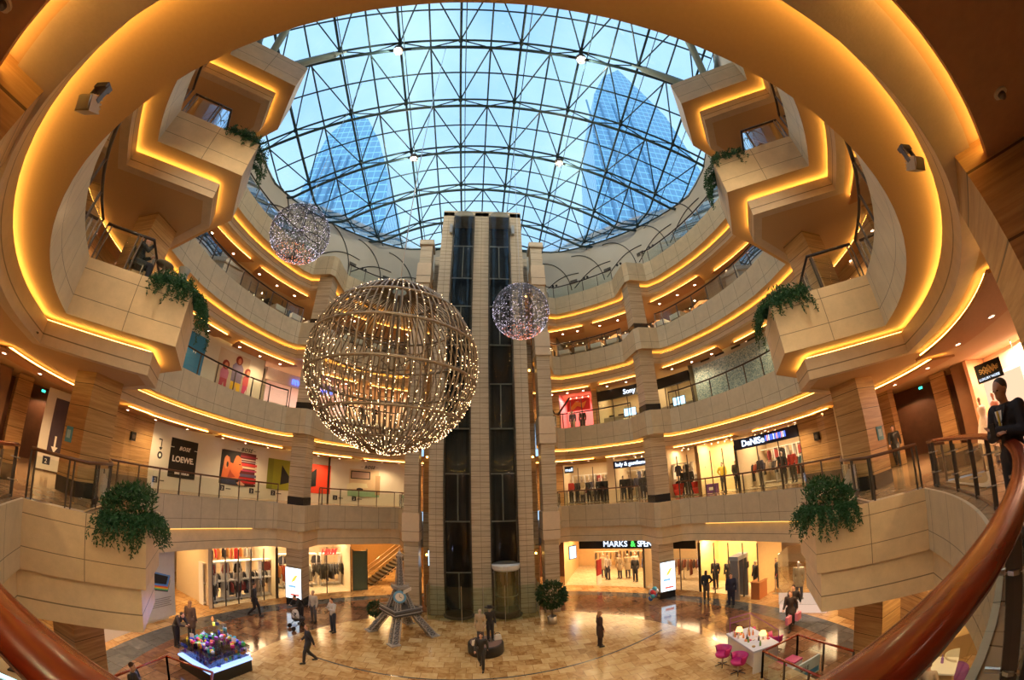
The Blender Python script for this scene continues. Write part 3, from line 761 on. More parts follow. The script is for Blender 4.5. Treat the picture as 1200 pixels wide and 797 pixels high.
SKIN = {'light': plain('skin_light', (.62, .36, .25), .5, var=.05), 'mid': plain('skin_tan', (.45, .25, .16), .5, var=.05)}
def cloth(rgb, rough=.8): 
    return plain('cloth_%02x%02x%02x' % tuple(int(v * 255) for v in rgb), rgb, rough, var=.2, scale=15)
def person(label, loc, rz, h=1.74, top=(.05, .05, .06), legs=(.03, .03, .04), pose='stand', coat=0, hair=(.03, .02, .015), hairlen=0, skirt=False, sleeve=True, skin='light', fine=False, shoes=(.02, .02, .02), name='person', cat='person', group=None, hairless=False, mat=None, props=None, bare_leg=False):
    k = h / 1.75
    J = dict(pel=(0, 0, .95), wai=(0, 0, 1.10), che=(0, .0, 1.30), nec=(0, 0, 1.47), hed=(0, .02, 1.62))
    for s, n in ((-1, 'L'), (1, 'R')):
        J['sh' + n] = (s * .185, 0, 1.42); J['el' + n] = (s * .235, -.02, 1.13); J['wr' + n] = (s * .235, .08, .89)
        J['hp' + n] = (s * .095, 0, .93); J['kn' + n] = (s * .10, .02, .50); J['an' + n] = (s * .105, 0, .09)
    if pose == 'walk': J.update(knL=(-.09, .20, .54), anL=(-.09, .26, .10), knR=(.09, .03, .50), anR=(.09, -.30, .16), wrR=(.23, .22, .98), elR=(.23, .04, 1.14), wrL=(-.24, -.18, .93), elL=(-.24, -.12, 1.14))
    if pose == 'phone': J.update(elR=(.24, .10, 1.17), wrR=(.10, .30, 1.28), elL=(-.24, .10, 1.17), wrL=(-.08, .30, 1.24), hed=(0, .06, 1.61))
    if pose == 'cam': J.update(elR=(.22, .22, 1.30), wrR=(.08, .30, 1.50), elL=(-.22, .20, 1.28), wrL=(-.08, .30, 1.50))
    if pose == 'fold': J.update(elR=(.25, .05, 1.16), wrR=(-.02, .24, 1.20), elL=(-.25, .05, 1.16), wrL=(.03, .22, 1.24))
    if pose == 'hip': J.update(elR=(.36, -.06, 1.20), wrR=(.20, .04, 1.02), knL=(-.12, .05, .5), anL=(-.14, .06, .09))
    if pose == 'lean': J.update(che=(0, .16, 1.24), nec=(0, .30, 1.37), hed=(0, .38, 1.47), shL=(-.185, .27, 1.33), shR=(.185, .27, 1.33), elL=(-.24, .40, 1.12), elR=(.24, .40, 1.12), wrL=(-.12, .58, 1.10), wrR=(.12, .58, 1.10), wai=(0, .05, 1.08))
    if pose == 'sit':
        d = -.45
        for q in list(J): J[q] = (J[q][0], J[q][1], J[q][2] + d)
        for s, n in ((-1, 'L'), (1, 'R')): J['kn' + n] = (s * .11, .44, .50); J['an' + n] = (s * .11, .46, .09); J['wr' + n] = (s * .10, .32, .72); J['el' + n] = (s * .23, .10, .72)
    if pose == 'sitphone':
        d = -.45
        for q in list(J): J[q] = (J[q][0], J[q][1], J[q][2] + d)
        for s, n in ((-1, 'L'), (1, 'R')): J['kn' + n] = (s * .11, .44, .50); J['an' + n] = (s * .11, .46, .09)
        J.update(hed=(0, .06, 1.16), elR=(.22, .22, .84), wrR=(.08, .30, 1.10), elL=(-.22, .14, .74), wrL=(-.05, .34, .78))
    V = {q: Vector(v) for q, v in J.items()}
    root = thing(name, label, cat, (loc[0], loc[1], loc[2] + .014), rz, group); root.scale = (k, k, k)
    vox = .011 if fine else .022
    bm = NB()
    def C(a, ra, b, rb): capsule(bm, V[a] if isinstance(a, str) else a, ra, V[b] if isinstance(b, str) else b, rb)
    ellipsoid(bm, V['pel'] + Vector((0, 0, -.01)), (.155, .11, .13)); ellipsoid(bm, (V['che'] + Vector((0, 0, .02))), (.17, .115, .18)); C('pel', .12, 'wai', .115); C('wai', .115, 'che', .13)
    C(V['che'] + Vector((0, 0, .1)), .06, 'nec', .055); C('nec', .052, 'hed', .05)
    hd = V['hed']; fw = Vector((0, 1, 0))
    ellipsoid(bm, hd + Vector((0, -.005, .03)), (.075, .095, .10), 16); ellipsoid(bm, hd + Vector((0, .03, -.045)), (.052, .06, .065), 12)
    ellipsoid(bm, hd + Vector((0, .098, -.005)), (.013, .020, .026), 8)      # nose
    ellipsoid(bm, hd + Vector((0, .083, -.055)), (.026, .012, .011), 8)      # lips
    ellipsoid(bm, hd + Vector((0, .078, .035)), (.055, .016, .010), 8)       # brow
    for s, n in ((-1, 'L'), (1, 'R')):
        ellipsoid(bm, hd + Vector((s * .078, -.005, 0)), (.010, .022, .034), 8)
        C('sh' + n, .062, 'el' + n, .046); C('el' + n, .045, 'wr' + n, .030); C(V['che'] + Vector((0, 0, .09)), .07, 'sh' + n, .062)
        C('hp' + n, .092, 'kn' + n, .060); C('kn' + n, .060, 'an' + n, .038)
        an = V['an' + n]; C(an + Vector((0, -.03, -.045)), .038, an + Vector((0, .14, -.06)), .030)
        # hand: palm, four fingers of different length and a thumb from the side of the palm
        w, e = V['wr' + n], V['el' + n]; dr = (w - e).normalized()
        if pose in ('phone', 'cam', 'fold', 'sitphone', 'lean'): dr = (dr + Vector((-s * .2, 0, .1))).normalized()
        sd = dr.cross(Vector((0, 0, 1)) if abs(dr.z) < .8 else Vector((0, 1, 0))).normalized(); 
        if abs(dr.z) > .8: sd = Vector((0, 1, 0))
        nr = dr.cross(sd).normalized(); pm = w + dr * .075
        for q in (-.5, .5): C(w + sd * q * .03, .022, pm + sd * q * .045, .018)
        for fi, (ln, o_) in enumerate(((.062, -.034), (.074, -.011), (.070, .012), (.054, .034))):
            a = pm + sd * o_; b = a + dr * ln * .5 + nr * .006 * s; c_ = b + dr * ln * .42 + nr * .022 * s
            C(a, .0095, b, .009); C(b, .009, c_, .0075)
        a = w + dr * .03 - sd * .03; C(a, .012, a - sd * .028 + dr * .028, .010); C(a - sd * .028 + dr * .028, .010, a - sd * .034 + dr * .055, .008)
    body = obj('body', fuse(bm, vox), mat or SKIN[skin], root, True)
    body.data.polygons.foreach_set('use_smooth', [True] * len(body.data.polygons))
    # clothing
    bm = NB(); t = .014
    def C2(a, ra, b, rb): capsule(bm, V[a] if isinstance(a, str) else a, ra + t, V[b] if isinstance(b, str) else b, rb + t)
    ellipsoid(bm, V['che'] + Vector((0, 0, .02)), (.19, .135, .18)); C2('pel', .125, 'wai', .12); C2('wai', .12, 'che', .135); 
    ellipsoid(bm, V['pel'] + Vector((0, 0, .02)), (.165, .125, .10))
    for s, n in ((-1, 'L'), (1, 'R')):
        C2(V['che'] + Vector((0, 0, .08)), .075, 'sh' + n, .064)
        if sleeve: C2('sh' + n, .066, 'el' + n, .052); C2('el' + n, .050, V['el' + n].lerp(V['wr' + n], .93), .036)
        else: C2('sh' + n, .066, V['sh' + n].lerp(V['el' + n], .55), .060)
    if coat:
        for s, n in ((-1, 'L'), (1, 'R')): C2('hp' + n, .11, V['hp' + n].lerp(V['kn' + n], coat), .115)
        C2('pel', .13, (V['pel'] + (V['knL'] + V['knR'] - V['hpL'] - V['hpR']) * .5 * coat), .12)
    me = fuse(bm, vox * .9 if fine else .026, 3)
    o = obj('coat' if coat else 'top', me, cloth(top), root, True)
    bm = NB()
    if skirt:
        a = V['pel']; b = (V['knL'] + V['knR']) / 2
        lathe(bm, [(.14, .06), (.17, -.06), (.19, (b - a).z + .04), (.18, (b - a).z + .04), (.12, 0)], a, 14); nm = 'skirt'
        me = bm
    else:
        ellipsoid(bm, V['pel'] + Vector((0, 0, -.02)), (.17, .125, .13))
        for s, n in ((-1, 'L'), (1, 'R')): C2('hp' + n, .098, 'kn' + n, .068); C2('kn' + n, .066, V['kn' + n].lerp(V['an' + n], .95), .050)
        me = fuse(bm, .02 if fine else .026, 2); nm = 'trousers'
    o = obj(nm, me, cloth(legs), root, True)
    for s, n in ((-1, 'L'), (1, 'R')):
        bm = NB(); an = V['an' + n]; C2(an + Vector((0, -.035, -.05)), .034, an + Vector((0, .15, -.062)), .022)
        obj('shoe', bm, cloth(shoes, .4), root, True)
    if not hairless:
        bm = NB(); ellipsoid(bm, hd + Vector((0, -.022, .052)), (.084, .095, .092), 14)
        if hairlen: ellipsoid(bm, hd + Vector((0, -.065, -.03 - hairlen * .4)), (.088, .055, .10 + hairlen * .5), 12)
        obj('hair', fuse(bm, .014, 1), cloth(hair, .6), root, True)
    if fine:
        for s in (-1, 1):
            bm = NB(); ellipsoid(bm, hd + Vector((s * .030, .0855, .013)), (.013, .008, .007), 10); obj('eye', bm, plain('eye_dark', (.02, .015, .012), .2), root, True)
    for fn in (props or []): fn(root, V, s)
    return root
# ------------------------------------------------------------------ foliage
def leafmat(name, a, b):
    t = NT(name); oi = t.n('TexNoise'); oi.inputs['Scale'].default_value = 9; t.l(t.coord(), oi.inputs['Vector'])
    return t.done(t.mix(oi.outputs[0], a, b), .55, spec=.3)
LEAF = leafmat('hanging_fern_leaf', (.006, .032, .012), (.03, .11, .035)); LEAF2 = leafmat('ficus_leaf', (.008, .028, .010), (.035, .09, .028))
def leaf(bm, p, d, up, ln, wd):
    d = d.normalized(); s = d.cross(up)
    s = s.normalized() if s.length > 1e-4 else Vector((1, 0, 0))
    b = p + d * ln * .5 + up * ln * .08; e = p + d * ln
    bm.faces.new([bm.verts.new(v) for v in (p, b - s * wd / 2, e, b + s * wd / 2)])
def rv(r=1.0):
    while True:
        v = Vector((random.uniform(-1, 1), random.uniform(-1, 1), random.uniform(-1, 1)))
        if v.length < 1: return v * r
def rack(label, n, loc, rz, w=1.5, cols=None, h=1.45, group='clothes rails in the shops', gg='garments hanging on shop rails', glabel='hanging garment on a chrome rail in a lit shop'):
    t = thing('clothes_rack', label, 'clothes rail', loc, rz, group)
    bm = NB(); tube(bm, [(-w / 2, 0, h), (w / 2, 0, h)], .018, 6); obj('rail', bm, CHROME, t)
    for s in (-1, 1):
        bm = NB(); tube(bm, [(s * w / 2, 0, .02), (s * w / 2, 0, h)], .018, 6); tube(bm, [(s * w / 2, -.25, .02), (s * w / 2, .25, .02)], .018, 6); obj('leg', bm, CHROME, t)
    Rm = Matrix.Rotation(rz, 3, 'Z')
    for i in range(n):
        p = Vector(loc) + Rm @ Vector((-w / 2 + .1 + (w - .2) * i / max(1, n - 1), 0, h))
        c = random.choice(cols or GCOL)
        garment(p, rz + random.uniform(-.15, .15), c, glabel, gg, random.choice((0, 1, 2)))
GCOL = [(.02, .02, .025), (.04, .035, .04), (.35, .30, .25), (.30, .05, .05), (.10, .09, .10), (.45, .40, .34), (.07, .08, .14)]
GB = {}
def garment(p, rz, c, label, group, kind=0):
    key = (c, kind)
    if key not in GB:
        bm = NB(); L_ = (.75, 1.05, .55)[kind]
        pr = [(-.02, 0), (-.20, -.07), (-.29, -.45), (-.22, -.46), (-.17, -.2), (-.18 - .03 * kind, -L_), (.18 + .03 * kind, -L_), (.17, -.2), (.22, -.46), (.29, -.45), (.20, -.07), (.02, 0)]
        f = [bm.verts.new((.025, x, z - .06)) for x, z in pr]; b = [bm.verts.new((-.025, x, z - .06)) for x, z in pr]
        for i in range(len(pr)):
            j = (i + 1) % len(pr); bm.faces.new((f[i], f[j], b[j], b[i]))
        for lp in (f[::-1], b):
            for tr in tessellate_polygon([[v.co for v in lp]]):
                try: bm.faces.new([lp[q] for q in tr])
                except ValueError: pass
        tube(bm, [(0, 0, -.07), (0, 0, .0), (0, .02, .02)], .006, 4)
        o = obj('garment', bm, cloth(c)); o.location = p; o.rotation_euler = (0, 0, rz); tag(o, label, 'garment', group); GB[key] = o; return o
    o = GB[key].copy(); COL.objects.link(o); o.location = p; o.rotation_euler = (0, 0, rz); o['label'] = label; o['group'] = group; return o
# ------------------------------------------------------------------ hanging light globes
GOLDB = plain('bronze_tube', (.22, .165, .11), .45, .4, var=.15); SILV = plain('silver_wire', (.16, .16, .19), .35, .7, var=.1)
LEDW = emit('warm_fairy_light', (1.0, .66, .34), 13); LEDS = emit('pale_fairy_light', (.80, .75, 1.0), 5); LEDR = emit('red_fairy_light', (1.0, .25, .08), 7)
def globe(name, label, loc, Rr, nrib, mat, led, nled, ledr, top, tilt=0, ribr=.02, wires=False, rings=(62, 36, 12, -12, -38, -60)):
    g = thing(name, label, 'hanging light globe', loc)
    for k in range(nrib):
        bm = NB(); pts = []
        for j in range(25):
            a = -PI / 2 + PI * j / 24 * .96 + .03; jit = 1 + random.uniform(-.006, .006)
            pts.append((Rr * math.cos(a) * jit, 0, Rr * math.sin(a) * jit))
        tube(bm, pts, ribr * random.uniform(.8, 1.15), 4); o = obj('rib', bm, mat, g, True); o.rotation_euler = (0, 0, 2 * PI * k / nrib + random.uniform(-.008, .008))
    for la in rings:
        a = math.radians(la); bm = NB()
        tube(bm, [(Rr * 1.005 * math.cos(a) * math.cos(t), Rr * 1.005 * math.cos(a) * math.sin(t), Rr * math.sin(a)) for t in [2 * PI * k / 48 for k in range(48)]], ribr * 1.6, 6, closed=True)
        o = obj('ring', bm, mat, g, True)
    for dx in (-.035, .035):
        bm = NB(); tube(bm, [(dx * Rr, 0, -Rr * .97), (dx * Rr, 0, Rr * 1.02)], Rr * .018, 8); obj('centre_pole', bm, mat, g, True)
    for k in range(6):
        t = PI * k / 3 + .3; bm = NB()
        tube(bm, [(0, 0, -.05 * Rr), (Rr * .98 * math.cos(t), Rr * .98 * math.sin(t), Rr * .1)], Rr * .008, 5)
        tube(bm, [(0, 0, .25 * Rr), (Rr * .45 * math.cos(t), Rr * .45 * math.sin(t), Rr * .02)], Rr * .007, 5); obj('spoke', bm, mat, g, True)
    bm = NB(); bmr = NB()
    for k in range(nled):
        v = rv(); v = v.normalized()
        if random.random() < .45: v.z = -abs(v.z); v.normalize()
        if random.random() < .35: v = Vector((v.x, v.y, v.z - .7)).normalized()
        p = v * Rr * random.uniform(1.0, 1.02)
        if not wires:   # sit on the nearest rib
            t = round(math.atan2(v.y, v.x) / (2 * PI / nrib)) * 2 * PI / nrib; c = math.hypot(p.x, p.y); p = Vector((c * math.cos(t), c * math.sin(t), p.z))
        tgt = bmr if (ledr and v.z < -.75 and random.random() < .6) else bm
        s = led[1] * random.uniform(.7, 1.3); q = [tgt.verts.new(p + Vector(d) * s) for d in ((1, 0, 0), (-1, 0, 0), (0, 1, 0), (0, -1, 0), (0, 0, 1), (0, 0, -1))]
        for f in ((0, 2, 4), (2, 1, 4), (1, 3, 4), (3, 0, 4), (2, 0, 5), (1, 2, 5), (3, 1, 5), (0, 3, 5)): tgt.faces.new([q[i] for i in f])
    o = obj('fairy_lights', bm, led[0], g); o['kind'] = 'stuff'
    if ledr: o = obj('red_fairy_lights', bmr, ledr, g); o['kind'] = 'stuff'
    if wires:
        bm = NB()
        for k in range(2300):
            v = rv().normalized(); w_ = (v + rv(.16)).normalized(); 
            tube(bm, [v * Rr, (v + w_).normalized() * Rr * 1.004, w_ * Rr], .0075, 3, cap=False)
        o = obj('wire_mesh', bm, mat, g); o['kind'] = 'stuff'
    bm = NB(); tube(bm, [(0, 0, Rr), (0, 0, top - loc[2])], .012 if wires else .018, 5); obj('suspension_cable', bm, CHROME, g)
    g.rotation_euler = (tilt, tilt * .6, 0)
    return g
globe('light_globe', 'huge bronze ribbed globe covered in warm fairy lights, largest of the three hanging globes', (-2.24, 9.25, 10.28), 2.27, 78, GOLDB, (LEDW, .0082), 2600, None, zroof(-2.24, 9.25), 0, .024)
globe('light_globe', 'silver wire globe with violet lights hanging in front of the left upper galleries', (-7.2, 11.06, 16.3), 1.22, 40, SILV, (LEDS, .008), 1100, LEDR, zroof(-7.2, 11.1), .0, .008, True, (55, 0, -50))
globe('light_globe', 'silver wire globe with violet lights hanging in front of the right lift bay', (1.9, 14.1, 14.45), 1.21, 40, SILV, (LEDS, .008), 1100, LEDR, zroof(1.9, 14.1), .0, .008, True, (55, 0, -50))

# ------------------------------------------------------------------ planters with hanging greenery on the bay corners
def strand(bm, p, out, ln, dens=26, sz=.09):
    vel = out.normalized() * .55 + Vector((0, 0, .35)); q = p.copy(); st = .05; n = int(ln / st)
    for i in range(n):
        vel = (vel + Vector((0, 0, -.14)) + rv(.06)).normalized() if vel.length > 1 else vel + Vector((0, 0, -.12)) + rv(.05)
        q = q + vel.normalized() * st
        for _ in range(3): leaf(bm, q + rv(.02), (rv(1) + Vector((0, 0, -.5)) + out * .3), rv().normalized(), sz * random.uniform(.7, 1.4), sz * .38)
for s, F, nm in ((1, R, 'right'), (-1, L, 'left')):
    for lv in (2, 3, 4):
        z = LEVELS[lv]; j, b, c = F(J_), F(B_), F(C_)
        j = (b[0] + (j[0] - b[0]) * .78, b[1] + (j[1] - b[1]) * .78)
        ctr = ((j[0] + b[0]) / 2 * .6 + c[0] * .1 + b[0] * .3, (j[1] + b[1]) / 2 * .6 + c[1] * .1 + b[1] * .3)
        pl = thing('hanging_plant', 'bushy dark green plants spilling over the corner of the %s bay on the %s gallery' % (nm, ORD[lv]), 'plant', (ctr[0], ctr[1], z))
        e1 = Vector((j[0] - b[0], j[1] - b[1], 0)); e2 = Vector((c[0] - b[0], c[1] - b[1], 0)); B3 = Vector((b[0], b[1], z))
        n1 = -e2.normalized(); n2 = -e1.normalized()     # outward over front / side
        bm = NB(); o_ = Vector((ctr[0], ctr[1], z)); u1, u2 = e1.normalized(), e2.normalized()
        big = {2: 1.0, 3: .8, 4: .62}[lv]
        for i in range(int(150 * big)):
            if random.random() < .6: p = B3 + e1 * random.random() ** 1.2 + u2 * random.uniform(.02, .35); out = n1
            else: p = B3 + e2 * random.uniform(0, .42) + u1 * random.uniform(.02, .35); out = n2
            if lv > 2 and out is n2: p = B3 + e2 * random.uniform(0, .55) + u1 * random.uniform(0, .2)
            strand(bm, p - o_ + Vector((0, 0, .1)), out + rv(.5), (1.5 if lv > 2 and out is n2 else 1) * random.uniform(.30, 1.15) * (.65 + .3 * big) * (.55 + .45 * abs(math.sin(7 * (p.x + p.y)))), sz=.085)
        hh = {2: .78, 3: .36, 4: .2}[lv]
        for i in range(int(1500 * big)):
            a, b2 = random.random(), random.random() * .55
            if a * e1.length > 1.2 and b2 > .5: continue
            p = B3 + e1 * a + e2 * b2 * (.6 + .4 * (1 - a)); hz = hh * (1 - (a - .4) ** 2 * 1.4) * random.random() ** .6
            leaf(bm, p - o_ + Vector((0, 0, max(.02, hz))) + rv(.08), rv(1) + Vector((0, 0, .5)), rv().normalized(), random.uniform(.09, .17), .045)
        obj('foliage', bm, LEAF, pl)
        bm = NB(); q = [B3 + u1 * .1 + u2 * .1, B3 + e1 * .98 + u2 * .1, B3 + e1 * .98 + u2 * .5, B3 + u1 * .5 + u2 * .5, B3 + u1 * .5 + e2 * .9, B3 + u1 * .1 + e2 * .9]
        prism(bm, [((v - o_).x, (v - o_).y) for v in (q if s < 0 else q[::-1])], .0, .12); obj('planter', bm, STEELD, pl)

# ------------------------------------------------------------------ floodlights, detectors
def flood(loc, rz, label):
    t = thing('flood_lamp', label, 'lamp', loc, rz)
    bm = NB(); box(bm, (0, 0, -.02), (.10, .06, .04)); box(bm, (-.05, 0, -.08), (.012, .03, .14)); box(bm, (.05, 0, -.08), (.012, .03, .14)); obj('bracket', bm, STEELD, t)
    bm = NB(); box(bm, (0, 0, 0), (.12, .09, .10), taper=.85)
    for k in range(4): box(bm, (0, .05, -.04 + k * .026), (.11, .015, .01))
    o = obj('housing', bm, plain('pale_lamp_housing', (.42, .36, .28), .5), t); o.location = (0, 0, -.17); o.rotation_euler = (.6, 0, 0)
    bm = NB(); box(bm, (0, -.048, 0), (.10, .006, .08)); o2 = obj('lens', bm, CHROME, o)
flood((-2.24, .60, Z3 - BD + .02), .3, 'small square flood lamp under the gallery edge overhead, upper left'); flood((2.93, .61, Z3 - BD + .02), -.3, 'small square flood lamp under the gallery edge overhead, upper right')
for i, (x, y, zz, lab) in enumerate(((-2.35, -.15, Z3 - BD - .16, 'round smoke detector on the brown board overhead, top left corner'), (3.05, -.2, Z3 - BD - .16, 'round smoke detector on the brown board overhead, top right'), (4.25, .62, Z3 - BD, 'small smoke detector on the ceiling next to the right stone pier'), (-8.9, 4.1, Z3 - BD, 'small smoke detector on the ceiling behind the left bay beam'))):
    t = thing('smoke_detector', lab, 'smoke detector', (x, y, zz))
    bm = NB(); lathe(bm, [(0, 0), (.055, 0), (.055, -.015), (0, -.015)], seg=14); obj('base', bm, CREAM, t)
    bm = NB(); lathe(bm, [(.03, -.015), (.03, -.035), (.015, -.055), (0, -.055)], seg=12); obj('sensor_head', bm, STEELD, t)
# ------------------------------------------------------------------ shop units
LITW = emit('shop_lamp_warm', (1.0, .72, .42), 6); SIGNW = emit('sign_white_blue', (.70, .82, 1.0), 2.2); SIGNB = emit('sign_blue', (.10, .18, 1.0), 2.5); SIGNG = emit('sign_green', (.1, 1.0, .12), 1.6); SIGNR = emit('sign_red', (1.0, .03, .02), 3)
SIGNP = emit('sign_pink', (1.0, .30, .35), 3)
SCREEN = emit('lit_screen', (.45, .72, 1.0), 3.2)
ONS = {1: 'ground floor', 2: 'first gallery', 3: 'second gallery', 4: 'third gallery'}
LZ = {1: 0.0, 2: Z2, 3: Z3, 4: Z4}
CEILZ = {1: Z2 - BD, 2: Z3 - BD, 3: Z4 - BD, 4: Z5 - BD}
def arclamp(deg, d, z, energy, col=(1, .66, .36), w=2.2, h=1.2):
    (x, y), rz = ring_frame(deg, d)
    a = bpy.data.lights.new('lamp', 'AREA'); a.energy = energy; a.color = col; a.shape = 'RECTANGLE'; a.size = w; a.size_y = h
    o = bpy.data.objects.new('lamp', a); o.location = (x, y, z); o.rotation_euler = (0, 0, rz); link(o); return o
def shop(lv, a, b, depth=4.0, wall=None, d=None, front=True, lamp=420, col=(1, .66, .36), fl=None, posts=3, back=True):
    d = d if d is not None else (SD if lv > 1 else .9)
    z, zc = LZ[lv], CEILZ[lv]
    bm = NB(); 
    if back: ringwall(bm, a, b, d + depth, z, zc)
    for q in (a, b):
        p0, p1 = optd(q, d), optd(q, d + depth); vs = [bm.verts.new((*p0, z)), bm.verts.new((*p1, z)), bm.verts.new((*p1, zc)), bm.verts.new((*p0, zc))]; bm.faces.new(vs)
    struct('wall_shop', bm, wall or CREAM)
    bm = NB(); n = 10; A = [optd(a + (b - a) * k / n, d + .02) for k in range(n + 1)]; Bq = [optd(b - (b - a) * k / n, d + depth) for k in range(n + 1)]
    va = [bm.verts.new((*p, z + .012)) for p in A]; vb = [bm.verts.new((*p, z + .012)) for p in Bq[::-1]]
    for k in range(n): bm.faces.new((va[k], va[k + 1], vb[k + 1], vb[k]))
    struct('floor', bm, fl or F_STORE)
    if front:
        nm = 'shopfront'
        (x, y), rz = ring_frame((a + b) / 2, d)
        t = thing('shopfront', 'glazed front of the %s shop %s' % (ONS[lv], SHOPW[(lv, a)] if (lv, a) in SHOPW else 'between its neighbours'), 'shop front', (x, y, z), 0)
        bm = NB(); pts = [(p[0] - x, p[1] - y) for p in [optd(a + (b - a) * k / 10, d) for k in range(11)]]
        uv_sweep(bm, pts, [(0, .05), (0, zc - z - .65)], 0); obj('glass_pane', bm, GLASSS, t)
        for k in range(posts + 1):
            p = optd(a + (b - a) * k / posts, d); bm = NB(); box(bm, (p[0] - x, p[1] - y, (zc - z - .6) / 2), (.05, .05, zc - z - .6)); obj('mullion', bm, STEELD, t)
    nl = max(1, int(abs(b - a) / 7))
    for k in range(nl):
        dg_ = a + (b - a) * (k + .5) / nl
        arclamp(dg_, d + depth * .45, zc - .12, lamp / nl * SHOPL, col)
        (x, y), rz = ring_frame(dg_, d + depth * .45)
        lab = 'ceiling spots, %s shop %s' % (ONS[lv], SHOPW.get((lv, a), ''))
        t = thing('ceiling_spots', lab.strip(), 'ceiling lamp', (x, y, zc - .06), rz, 'ceiling spots in the shops')
        bm = NB(); box(bm, (0, 0, .02), (1.8, .05, .04)); obj('track', bm, BLACK, t)
        for j in range(4):
            bm = NB(); tube(bm, [(-.75 + j * .5, 0, 0), (-.75 + j * .5, -.06, -.10)], .04, 8); s_ = obj('spot', bm, WHITE, t)
            bm = NB(); ellipsoid(bm, (-.75 + j * .5, -.07, -.115), (.035, .035, .02), 8); obj('bulb', bm, LITW, s_)
SHOPW = {(2, 54.3): 'next to the lift tower, full of mannequins', (2, 40.0): 'under the lady sign', (2, 30.5): 'just right of the right column', (2, 21.2): 'with the yellow jacket window', (2, 5.7): 'under the dark blue fascia',
 (3, 57.0): 'pink shop next to the lift tower', (3, 43.0): 'under the black electronics sign', (3, 29.5): 'right of the column with a television', (3, 128.0): 'pale pink shop on the left', (3, 111.0): 'seen through the big globe',
 (1, 147.0): 'fashion store left of the left column', (1, 127.0): 'fashion store under the red letters', (1, 44.0): 'under the long black fascia', (1, 29.0): 'right of the right column', (1, 14.0): 'with dressed mannequins, right', (4, 20.0): 'dim cafe on the right', (4, 126.0): 'dim cafe on the left'}
def fascia(lv, a, b, z0, z1, mat, label, d=None, th=.14, cat='sign board'):
    d = d if d is not None else (SD if lv > 1 else .9)
    (x, y), rz = ring_frame((a + b) / 2, d)
    bm = NB(); n = 10; O = [optd(a + (b - a) * k / n, d - th) for k in range(n + 1)]; I = [optd(b - (b - a) * k / n, d - .01) for k in range(n + 1)]
    prism(bm, [(p[0] - x, p[1] - y) for p in O + I], z0, z1)
    o = obj('sign_board', bm, mat, loc=(x, y, 0)); return tag(o, label, cat)
def letters(parent, body, size, mat, deg, z, d, **kw):
    (x, y), rz = ring_frame(deg, d)
    o = text('lettering', body, size, mat, (x, y, z), rz, None, **kw)
    wd = max(v.co.x for v in o.data.vertices)
    o.rotation_euler[2] = ring_frame(deg - math.degrees(wd / 14.5) / 2, d)[1]
    o.parent = parent; o.matrix_parent_inverse = parent.matrix_world.inverted() if parent.type == 'EMPTY' else Matrix.Translation(-parent.location)
    return o
def flat(parent, name, pts, mat, off=.006):
    bm = NB(); bm.faces.new([bm.verts.new((x, -off, z)) for x, z in pts]); return obj(name, bm, mat, parent)
def rectp(x0, x1, z0, z1): return [(x0, z0), (x1, z0), (x1, z1), (x0, z1)]
def discp(cx, cz, rx, rz_, n=18): return [(cx + rx * math.cos(2 * PI * k / n), cz + rz_ * math.sin(2 * PI * k / n)) for k in range(n)]
NAVY = plain('navy_sign', (.012, .014, .035), .4); BLK = plain('black_sign', (.012, .012, .012), .35)
INKW = plain('printed_white', (.82, .80, .76), .6, var=.02); INKB = plain('printed_black', (.015, .015, .02), .6)
def P(c): return plain('print_%02x%02x%02x' % tuple(int(v * 255) for v in c), c, .55, var=.08)

# --- first gallery, right side
shop(2, 54.3, 66.5, 4.2); fascia(2, 54.4, 66.5, Z2 + 2.95, Z2 + 3.25, plain('ochre_fascia', (.45, .30, .14), .5), 'narrow ochre fascia over the mannequin shop right of the lift tower')
scr = fascia(2, 63.6, 66.0, Z2 + 2.35, Z2 + 2.85, BLK, 'small lit screen hanging at the left end of the mannequin shop'); 
letters(scr, 'mall', .36, SIGNW, 65.8, Z2 + 2.48, SD - .16)
bm = NB(); ringwall(bm, 52.4, 54.3, SD - .1, Z2, Z3 - BD); struct('wall_pier', bm, CREAM)
shop(2, 40.0, 52.4, 4.2)
sb = fascia(2, 38.5, 52.5, Z2 + 2.38, Z2 + 2.90, NAVY, 'navy shop sign with glowing words lady & gentlemen')
letters(sb, 'lady & gentlemen', .37, SIGNW, 51.9, Z2 + 2.53, SD - .22, fat=.006)
shop(2, 30.5, 38.5, 4.2)
shop(2, 21.2, 30.3, 2.2, plain('bright_cream_window', (.85, .70, .42), .6), lamp=520)
bm = NB(); ringwall(bm, 30.2, 31.0, SD - .06, Z2, Z3 - BD); struct('wall_pier', bm, plain('brown_post', (.20, .11, .05), .5))
shop(2, 5.7, 20.8, 4.2, lamp=700)
sb = fascia(2, 5.7, 20.8, Z2 + 2.38, Z2 + 3.0, NAVY, 'dark navy shop sign with glowing white letters DENISE and coloured stripes')
letters(sb, 'DeNISe', .50, SIGNW, 18.8, Z2 + 2.52, SD - .22, fat=.008)
(x, y), rz = ring_frame(12.6, SD - .2)
for k in range(13):
    p, rz = ring_frame(13.0 - k * .38, SD - .17)
    bm = NB(); box(bm, (p[0] - sb.location.x, p[1] - sb.location.y, Z2 + 2.70), (.02, .05, .30), rz); 
    obj('stripe', bm, (SIGNB, SIGNP, SIGNW)[k % 3 if k % 4 else 0], sb)
bm = NB(); ringwall(bm, -9.5, 5.7, SD - .02, Z2, Z3 - BD); struct('wall_right', bm, TRAVW)
bm = NB(); ringwall(bm, -9.5, 5.7, SD - .05, Z2, Z2 + .42); struct('baseboard_right', bm, plain('dark_brown_plinth', (.07, .04, .025), .3))
